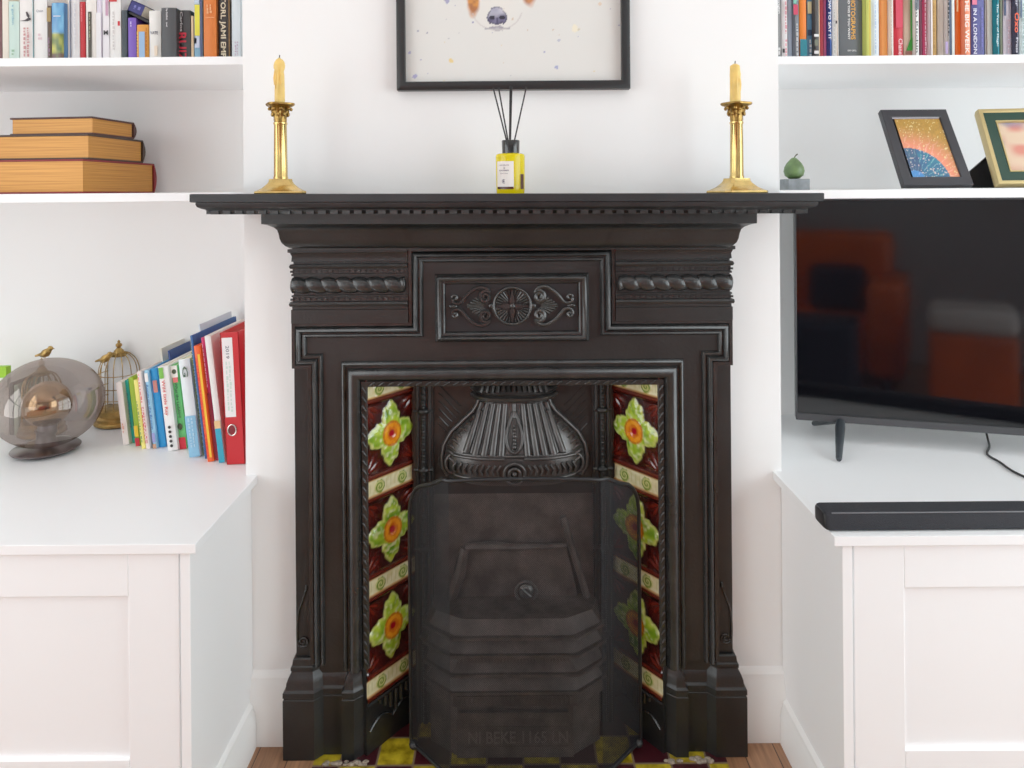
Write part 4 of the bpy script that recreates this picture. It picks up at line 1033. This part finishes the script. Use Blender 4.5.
MB().lathe([(.001,.083),(.0178,.083),(.0186,.1085),(.0178,.110),(.0145,.110),(.014,.100),(.001,.100)],(X+.001,Y,MZ+.0003),32).build('cap',mat('black_gloss_cap',(.008,.008,.009,1),.18,spec=.6),rd,angle=40)
mb=MB()
def arc_patch(r,a0,a1,z0,z1,n=14): return lambda s,t:(X+r*sin(a0+(a1-a0)*s),Y-r*cos(a0+(a1-a0)*s),MZ+z0+(z1-z0)*t)
mb.grid(arc_patch(.0312,-1.02,.22,.012,.066),16,1); lbm=mb.build('bottle_label',mat('label_paper',srgb(238,232,226),.6),bo)
mb=MB(); mb.grid(arc_patch(.0313,-1.0,.2,.0095,.0145),16,1); mb.grid(arc_patch(.0311,.72,1.05,.0095,.040),8,1); mb.build('dark_band',mat('amber_dark',srgb(70,26,10),.25),bo)
for s_,z0,z1,a0,a1 in (('ACQUA',.0565,.0595,-.78,-.08),('di',.0505,.0545,-.46,-.36),('PARMA',.046,.049,-.78,-.08),('DIFFUSER',.0405,.042,-.72,-.14)):
    vs,fs=text_geo(s_); mb=MB(); mb.add([(X+.0316*sin(a0+(a1-a0)*a_),Y-.0316*cos(a0+(a1-a0)*a_),MZ+z0+(z1-z0)*b_) for a_,b_ in vs],fs); mb.build('label_lettering',mat('grey_ink',srgb(120,110,126),.6),lbm)
mb=MB(); mb.tube([(X+.0316*sin(-.43+.13*cos(2*pi*i/20)),Y-.0316*cos(-.43),MZ+.0255+.004*sin(2*pi*i/20)) for i in range(20)],.0006,5,closed=True); mb.sphere((X+.0316*sin(-.43),Y-.0314*cos(-.43),MZ+.0255),.0022,8,6,(1,.15,1)); mb.build('crest',mat('grey_ink',srgb(120,110,126),.6),lbm)
for ub,ut,vt in ((506.5,493.2,88),(508,498.6,88),(509.6,510.2,86),(510.4,511.8,87),(514.5,526.4,87)):
    x0_=PX(ub,141,Y)[0]; xt_,zt_=PX(ut,vt,Y); xb=x0_+(x0_-xt_)*.4
    MB().tube([(X+(x0_-X)*.5,Y,MZ+.088),(x0_,Y,MZ+.110),(xt_,Y-.004,zt_)],.0016,6).build('reed',M_black,rd)

# ================================================================== PICTURE OVER THE MANTEL
fx0,fz0=PX(397.6,91,-.012); fx1=PX(629.6,91,-.012)[0]; FZ1=fz0+.62
pc=empty('framed_picture',((fx0+fx1)/2,0,fz0),'watercolour dog portrait in black frame hanging above the mantel','picture')
fw=.0185
MB().sweep([(fx0,fz0),(fx1,fz0),(fx1,FZ1),(fx0,FZ1)],[(0,-.001),(0,-.024),(.0015,-.025),(fw-.0015,-.025),(fw,-.024),(fw,-.010)],closed=True).build('frame',M_blackf,pc,angle=40)
# the print: painted per point
ix0,ix1,iz0,iz1=fx0+fw-.002,fx1-fw+.002,fz0+fw-.002,FZ1-fw+.002
nx,nz=240,290; mb=MB(); cols=[]
def dpx(u,v): return PX(u,v,-.008)
ncx,ncz=dpx(497,17)
spl=[]
r2=random.Random(11)
for i in range(85):
    spl.append((r2.uniform(ix0,ix1),r2.uniform(iz0,iz1),r2.choice([.0009,.0011,.0014,.0018]),r2.choice([S(120,124,176),S(150,150,190),S(206,180,150),S(170,170,180),S(226,200,120)])))
for u,v,r,c in ((557,67,.0046,S(140,150,200)),(451,61,.0055,S(238,206,110)),(415,77,.005,S(150,150,206)),(410,53,.0032,S(160,160,206)),(418,31,.003,S(140,140,170)),(427,33,.0022,S(120,120,150)),(447,1,.0055,S(140,140,190)),(559,40,.003,S(176,180,200)),(600,4,.003,S(226,200,170)),(575,28,.007,S(246,236,206)),(579,29,.003,S(210,200,170))):
    x,z=dpx(u,v); spl.append((x,z,r,c))
def dogcol(x,z):
    c=S(228,227,222); n=vnoise(x*60,z*60); n2=vnoise(x*150+7,z*150)
    dx=(x-ncx)/.0022; dz=(z-ncz)/.0022     # in photo pixels; dz up
    # soft cream shading round the muzzle
    q=sqrt((dx/36)**2+((dz-22)/46)**2)
    if q<1.0: c=mixc(c,S(240,234,224),(1-q)*.6)
    jag=(n-.5)*7
    # cheek patches and brow masks reaching up to the ears
    def patch(x0,z0,rx,rz,col,col2):
        nonlocal c
        q=sqrt(((dx-x0)/rx)**2+((dz-z0)/rz)**2)+jag/30
        if q<1: c=mixc(c,mixc(col,col2,n2),min(1,(1-q)*3.2)*.95)
    patch(-24,19,7.5,20,S(222,140,30),S(160,84,24)); patch(33,26,9,18,S(214,130,60),S(160,88,44))
    patch(-36,60,26,36,S(206,130,50),S(120,66,28)); patch(38,64,26,36,S(206,130,50),S(120,66,28))
    patch(-70,92,22,44,S(150,86,40),S(84,48,26)); patch(74,92,22,44,S(150,86,40),S(84,48,26))
    for ex in (-27,29):
        q=sqrt(((dx-ex)/8)**2+((dz-52)/6)**2)
        if q<1: c=mixc(c,S(30,22,24),min(1,(1-q)*4))
    # nose
    q=sqrt((dx/10.5)**2+((dz+.5-(2 if abs(dx)<6 else 0))/9)**2)+jag/70
    if q<1:
        c=mixc(mixc(S(70,66,96),S(116,112,144),n2),mixc(S(150,148,172),S(206,206,216),n),ss(-3,5,dz+(n-.5)*5-abs(dx)*.25+1))
        if q>.84: c=mixc(c,S(60,58,72),.55)
        for sx in (-5,5.4):
            if sqrt(((dx-sx)/3)**2+((dz+.5)/2.2)**2)<1: c=S(28,24,44)
        if abs(dx)<1.0 and dz<-1: c=S(70,66,96)
    # mouth line and chin
    m=-9.5-2.6*abs(sin(abs(dx)/9*1.4))+abs(dx)*.05
    if abs(dx)<12.5 and abs(dz-m)<.8+.6*n2: c=mixc(c,S(130,126,140),.45+.4*n)
    if sqrt((dx/6)**2+((dz+11)/3.2)**2)<1 and n>.3: c=mixc(c,S(140,134,150),.6)
    q=sqrt((dx/25)**2+((dz-8)/21)**2)
    if abs(q-1)<.03 and dz<4: c=mixc(c,S(200,192,190),.55)
    for sx_,sz_,r,cc in spl:
        if abs(x-sx_)<r*1.3 and abs(z-sz_)<r*1.3:
            q=sqrt((x-sx_)**2+(z-sz_)**2)/r+(n2-.5)*.9
            if q<1: c=mixc(c,cc,.8)
    return c
for j in range(nz+1):
    for i in range(nx+1):
        x=ix0+(ix1-ix0)*i/nx; z=iz0+(iz1-iz0)*(j/nz); cols.append(dogcol(x,z)); mb.v.append((x,-.008,z))
for j in range(nz):
    for i in range(nx): q=j*(nx+1)+i; mb.f.append([q,q+1,q+nx+2,q+nx+1]); mb.m.append(0)
mb.build('print',M_print,pc,angle=180,colors=cols)

# ================================================================== RIGHT SHELF ORNAMENTS
SZ=ZM+.0003
xa=PX(788,180,.05)[0]; 
xc=PX(797,180,.075)[0]
pb=empty('pear_sculpture',(xc,.075,ZM),'small green pear sculpture on grey stone block above the television','ornament')
x0_=PX(788.6,184,.05)[0]; x1_=PX(810,184,.05)[0]
MB().box(x0_,x1_,.05,.105,SZ,SZ+.0255).build('stone_block',mat('grey_slate',srgb(120,126,130),.5,bump=.3,bscale=120,var=.35,vscale=40),pb,bevel=.0008)
xp=PX(794,170,.075)[0]
MB().lathe([(.001,0),(.012,.001),(.0205,.008),(.0232,.018),(.0215,.028),(.0165,.037),(.0110,.043),(.0075,.047),(.004,.0495),(.0005,.050)],(xp,.075,SZ+.0255),28).build('pear',mat('verdigris_green',srgb(88,116,66),.42,var=.35,vscale=45),pb,angle=70)
MB().tube([(xp,.075,SZ+.0735),(xp+.004,.075,SZ+.080),(xp+.0085,.075,SZ+.0835)],[.0016,.0014,.0018],6).build('stalk',mat('bronze_stalk',srgb(70,70,46),.5),pb)
# ornaments' helper: leaning photo frames (local frame: x right, z up the face, y into the frame)
def leaning_frame(name,label,bl,br,tl,fwid,fdep,mf,yaw,cat='photo frame'):
    Yb=.05
    x0=PX(bl[0],bl[1],Yb)[0]; x1=PX(br[0],br[1],Yb)[0]; W_=x1-x0
    # lean back until the top corner matches
    best=None
    for k in range(5,70):
        th=k*.01
        # solve height from tl v
        for hh in [.12+.004*i for i in range(45)]:
            Yt=Yb+hh*sin(th); zz=SZ+fdep*sin(th)+hh*cos(th); d=Yt+CAMD
            du=x0*F/d; dv=(CAMZ-zz)*F/d; u=512+du+ROLL*dv; v=193+dv-ROLL*du
            e=(u-tl[0])**2+(v-tl[1])**2
            if best is None or e<best[0]: best=(e,th,hh)
    _,th,H=best
    o=empty(name,(x0,Yb,SZ+.0015+fdep*sin(th)),label,cat); o.rotation_euler=(-th,0,yaw)
    MB().sweep([(0,0),(W_,0),(W_,H),(0,H)],[(0,fdep),(0,.001),(.001,0),(fwid-.002,0),(fwid,.002),(fwid,.006)],closed=True).build('frame',mf,o,local=True,angle=40)
    MB().box(.002,W_-.002,.010,fdep,.002,H-.002).build('backing',M_black,o,local=True)
    return o,W_,H,th
def painted(o,name,x0,x1,z0,z1,y,fn,nx=60,nz=80):
    mb=MB(); cols=[]
    for j in range(nz+1):
        for i in range(nx+1): mb.v.append((x0+(x1-x0)*i/nx,y,z0+(z1-z0)*j/nz)); cols.append(fn(i/nx,j/nz))
    for j in range(nz):
        for i in range(nx): q=j*(nx+1)+i; mb.f.append([q,q+1,q+nx+2,q+nx+1]); mb.m.append(0)
    return mb.build(name,M_print,o,local=True,angle=180,colors=cols)
o,W_,H,th=leaning_frame('photo_frame','dark framed abstract of a blue sun with orange rays above the television',(904.5,188.3),(974,188.3),(881,110.5),.0225,.016,mat('dark_grey_frame',(.020,.020,.026,1),.4),0)
def sunart(x,z):
    r=sqrt((x*.8-.06)**2+(z*1.15-.02)**2); a=atan2(z*1.15,x*.8-.05); n=vnoise(x*14,z*18); n2=vnoise(x*40,z*50)
    if r<.56:
        c=mixc(S(36,70,130),S(30,130,150),r*1.4*n+.2); ray=abs(sin(a*16+n))
        c=mixc(c,S(150,210,200),(1-ss(0,.25,ray))*.8); 
        if x<.25: c=mixc(c,S(60,60,96),.5)
        if n2>.84: c=S(220,200,190)
        if r<.14: c=mixc(c,S(60,150,226),.7)
    else:
        t=ss(.56,1.05,r); c=mixc(S(236,138,104),S(196,146,54),t)
        ray=abs(sin(a*20+n*2)); c=mixc(c,S(250,190,170),(1-ss(0,.3,ray))*.8*(1-t)); c=mixc(c,S(130,96,30),n2*.6*t)
        if n2>.86: c=S(236,216,150)
    return c
painted(o,'print',.028,W_-.020,.018,H-.026,.004,sunart)
MB().box(.020,W_-.020,.0025,.006,H-.0245,H-.0205).build('inner_ledge',mat('pale_slip',srgb(196,190,200),.4),o,local=True)
MB().prism([(W_*.35,.012),(W_*.65,.012),(W_*.58,H*.7),(W_*.42,H*.7)],.017,.020).build('easel_strut',M_black,o,local=True)
o,W_,H,th=leaning_frame('photo_frame','green and gold photo frame, partly out of the photo, above the television',(1000,188.6),(1082,188.6),(975,111.5),.030,.024,mat('dark_green_frame',srgb(10,54,40),.4),radians(-7))
MB().sweep([(-.001,-.0005),(W_+.001,-.0005),(W_+.001,H+.001),(-.001,H+.001)],[(0,.024),(-.003,.012),(-.002,-.002),(.005,-.003),(.008,.001)],closed=True).build('gold_rim',mat('pale_gold',srgb(206,184,126),.35,metal=.6),o,local=True)
MB().sweep([(.029,.029),(W_-.029,.029),(W_-.029,H-.029),(.029,H-.029)],[(0,.002),(0,-.0015),(.003,-.0015),(.004,.004)],closed=True).build('inner_slip',mat('pale_gold',srgb(206,184,126),.35,metal=.6),o,local=True)
def blurphoto(x,z):
    n=vnoise(x*3.2+2,z*4.5+1); n2=vnoise(x*5+8,z*5)
    c=mixc(S(226,196,166),S(214,130,112),max(0,min(1,(n-.35)*2.4))); c=mixc(c,S(120,126,160),max(0,n2-.6)*2.2); return c
painted(o,'photograph',.031,W_-.031,.031,H-.031,.005,blurphoto,30,40)
# easel strut of the green frame, reaching back to the shelf
ys=.135; q_=[PX(u,v,ys) for u,v in ((969,189.5),(1004,189.5),(1001,150),(988,157),(970,172.5))]
zb_=min(z_ for x_,z_ in q_); q_=[(x_,SZ+.0008+(z_-zb_)) for x_,z_ in q_]
bs=MB().prism(q_,ys,ys+.004)
mi=(Matrix.Translation(o.location)@o.rotation_euler.to_matrix().to_4x4()).inverted()
bs.v=[tuple(mi@Vector(p)) for p in bs.v]; bs.build('easel_strut',M_black,o,local=True)

# ================================================================== TELEVISION
TZ0=.6405; TA=Vector((.7025,.192)); TD=Vector((.473,-.131)).normalized(); TNn=Vector((-TD.y,TD.x))   # TNn points to the wall
TW,TH=.965,.549
tv=empty('television',(TA.x+TD.x*TW/2,TA.y+TD.y*TW/2,WT),'large black flat screen television on the right worktop','television')
ang=atan2(TD.y,TD.x); tv.rotation_euler=(0,0,ang); z=TZ0-WT
MB().box(-TW/2,TW/2,.004,.030,z,z+TH).build('casing',M_tvb,tv,local=True,bevel=.002)
MB().box(-TW/2+.10,TW/2-.10,.030,.062,z+.02,z+.30).build('rear_housing',M_tvb,tv,local=True,bevel=.008)
MB().box(-TW/2+.004,TW/2-.004,.001,.006,z+.018,z+TH-.004).build('screen',M_screen,tv,local=True)
mb=MB().box(-TW/2,TW/2,-.001,.012,z,z+.017); mb.box(-TW/2,-TW/2+.0035,-.001,.006,z,z+TH); mb.box(TW/2-.0035,TW/2,-.001,.006,z,z+TH); mb.box(-TW/2,TW/2,-.001,.006,z+TH-.0035,z+TH)
mb.build('bezel',M_tvb,tv,local=True,bevel=.0008)
def leg(sx):
    mb=MB(); xl=sx*(TW/2-.105); T0=(xl,.018,z+.006)
    for dx,dy in ((.028,-.150),(.049,.112)):
        A=Vector(T0); B=Vector((xl+sx*dx,.018+dy,.0068))
        mb.tube([A,A+(B-A)*.25,A+(B-A)*.97,B],[.0105,.0115,.0068,.005],10)
    return mb.build('leg',mat('dark_leg_plastic',(.022,.028,.034,1),.4),tv,local=True,angle=60)
leg(-1); leg(1)
x0_,z0_=PX(984,437,.115); pts=[]
for u,v in ((988,440),(990,447),(986,453),(990,457),(1000,462),(1010,470),(1024,477),(1050,486),(1085,488)): 
    q=PZ(u,v,WT+.003); pts.append((q[0],q[1],WT+.0032))
p0=pts[0]; pts=[(p0[0]-.006,p0[1]+.012,TZ0+.004),(p0[0]-.002,p0[1]+.008,TZ0-.02)]+pts
def smooth(p,n=3):
    for _ in range(n):
        r=[p[0]]
        for a,b in zip(p,p[1:]): r+= [tuple(a[i]*.75+b[i]*.25 for i in range(3)),tuple(a[i]*.25+b[i]*.75 for i in range(3))]
        p=r+[p[-1]]
    return p
tag(MB().tube(smooth(pts),.0026,8).build('power_cable',M_black,None,angle=80),'thin black cable trailing from under the television across the worktop','cable')
# soundbar
sx0,sy0=PZ(829,532.5,WT); L=.86
sb=empty('soundbar',(sx0+L/2,sy0+.03,WT),'long black fabric soundbar at the front edge of the right worktop','soundbar')
ring=[]
for cx_,cz_,a0 in ((.062,.012,-90),(.062,.044,0),(.018,.044,90),(.012,.012,180)):
    r=.012 if cz_<.02 else .012
    for k in range(5): a=radians(a0+90*k/4); ring.append((cx_+r*cos(a),cz_+r*sin(a)))
xl=sx0-.004
mb=MB(); W0=.0; sc0=.055/.074
RR=[(sy0+y*sc0,WT+.0004+z_*.60) for y,z_ in ring]
cyy=sum(p[0] for p in RR)/len(RR); czz=sum(p[1] for p in RR)/len(RR)
rings=[[(xl+dx,cyy+(y-cyy)*k,czz+(z_-czz)*k) for y,z_ in RR] for dx,k in ((0,.82),(.003,.94),(.008,1),(L-.008,1),(L,.9))]
mb.loft(rings).build('cloth_body',M_fabric,sb,angle=50)
MB().tube([(xl+.012,sy0+.006,WT+.0325),(xl+L-.01,sy0+.006,WT+.0325)],.0012,6).build('trim_line',mat('grey_trim',(.12,.12,.13,1),.4),sb)
mb=MB(); mb.loft([[(xl+dx,cyy+(y-cyy)*k,czz+(z_-czz)*k) for y,z_ in RR] for dx,k in ((-.0015,.6),(-.0008,.80),(.0006,.86))]).build('end_cap',mat('black_plastic',(.014,.014,.016,1),.35),sb)

# ================================================================== FURNITURE BEHIND THE CAMERA, MIRRORED IN THE SCREEN
M_lea=mat('orange_leather',srgb(214,88,16),.4,var=.2,vscale=6); M_navy=mat('navy_cloth',srgb(30,34,52),.8)
so=empty('sofa',(-.1,-3.0,0),'orange leather sofa reflected in the television screen','sofa')
MB().box(-1.2,.62,-3.10,-2.55,.12,.44).build('seat',M_lea,so,bevel=.04,seg=3)
MB().box(-1.25,.74,-3.34,-3.08,.12,.94).build('backrest',M_lea,so,bevel=.05,seg=3)
for x0_ in (-1.46,.63): MB().box(x0_,x0_+.20,-3.34,-2.52,.12,.68).build('armrest',M_lea,so,bevel=.05,seg=3)
for x0_ in (-1.4,.74):
    for y0_ in (-3.25,-2.6): MB().lathe([(.02,0),(.028,.12)],(x0_,y0_,.0),12).build('leg',M_black,so)
cu=MB().box(.26,.60,-3.0,-2.88,.445,.74).build('cushion',M_navy,None,bevel=.05,seg=3); tag(cu,'dark navy cushion on the orange sofa, reflected in the television','cushion')
ot=empty('footstool',(.2,-2.1,0),'dark navy footstool before the sofa, reflected in the television','footstool')
MB().box(-.18,.62,-2.30,-1.94,.10,.52).build('padded_top',M_navy,ot,bevel=.03,seg=3)
for x0_ in (-.12,.56):
    for y0_ in (-2.24,-2.0): MB().lathe([(.015,0),(.02,.11)],(x0_,y0_,0),10).build('leg',M_black,ot)
st=empty('storage_stool',(1.15,-2.35,0),'orange storage stool with pale lid, reflected in the television','stool')
MB().box(.95,1.33,-2.5,-2.15,.0,.48).build('body',M_lea,st,bevel=.02)
MB().box(.945,1.335,-2.51,-2.14,.481,.61).build('lid_cushion',mat('pale_cloth',srgb(200,190,186),.8),st,bevel=.045,seg=3)
# made-up sash bars in front of the rear fill lamp; the wall behind is solid
for k,(a_,b_) in enumerate(((-1.98,-.34),)):
    w=MB()
    for z_ in (.38,1.33,2.30): w.box(a_,b_,RY+.09,RY+.13,z_-.02,z_+.02)
    n_=3 if k==0 else 1
    for i_ in range(n_+1):
        x_=a_+.02+(b_-a_-.04)*i_/n_; w.box(x_-.02,x_+.02,RY+.09,RY+.13,.36,2.32)
    struct(w.build('window_%d'%(k+2),M_trim))  # bars only, added to go with the rear fill lamp

# ================================================================== LIGHT AND CAMERA
def area(name,loc,rot,sx,sy,power,col):
    l=bpy.data.lights.new(name,'AREA'); l.shape='RECTANGLE'; l.size=sx; l.size_y=sy; l.energy=power; l.color=col
    o=bpy.data.objects.new(name,l); C.objects.link(o); o.location=loc; o.rotation_euler=rot; return o
area('window_daylight',(RX+.16,-1.35,1.10),(0,radians(90),0),1.9,2.2,60,(.86,.965,1))
area('left_fill_light',(-RX-.16,-1.55,1.10),(0,radians(-90),0),1.9,2.2,41,(.93,.975,.985))  # added fill from the left, lifts the sides facing away from the right window
area('rear_fill_light',(-1.15,RY+.08,.80),(radians(94),0,0),1.55,1.5,12,(.82,.96,1))  # added frontal fill standing just off the rear wall, no real opening there
wd=bpy.data.worlds.new('daylight'); bpy.context.scene.world=wd; wd.use_nodes=True
wd.node_tree.nodes['Background'].inputs[0].default_value=(.9,.95,1,1); wd.node_tree.nodes['Background'].inputs[1].default_value=1.0
cam=bpy.data.cameras.new('camera'); co=bpy.data.objects.new('camera',cam); C.objects.link(co)
cam.sensor_fit='HORIZONTAL'; cam.sensor_width=36; cam.lens=F/1024*36; cam.shift_y=-(384-193)/1024; cam.clip_start=.05
co.location=(0,-CAMD,CAMZ)
co.matrix_world=Matrix.Translation((0,-CAMD,CAMZ))@Matrix.Rotation(radians(90),4,'X')@Matrix.Rotation(-ROLL,4,'Z')
s=bpy.context.scene; s.camera=co
s.view_settings.view_transform='Standard'; s.view_settings.look='None'; s.view_settings.exposure=-0.20; s.view_settings.gamma=1.18
s.cycles.use_denoising=True
s.cycles.max_bounces=16; s.cycles.diffuse_bounces=10; s.cycles.transparent_max_bounces=16; s.cycles.caustics_reflective=False; s.cycles.caustics_refractive=False
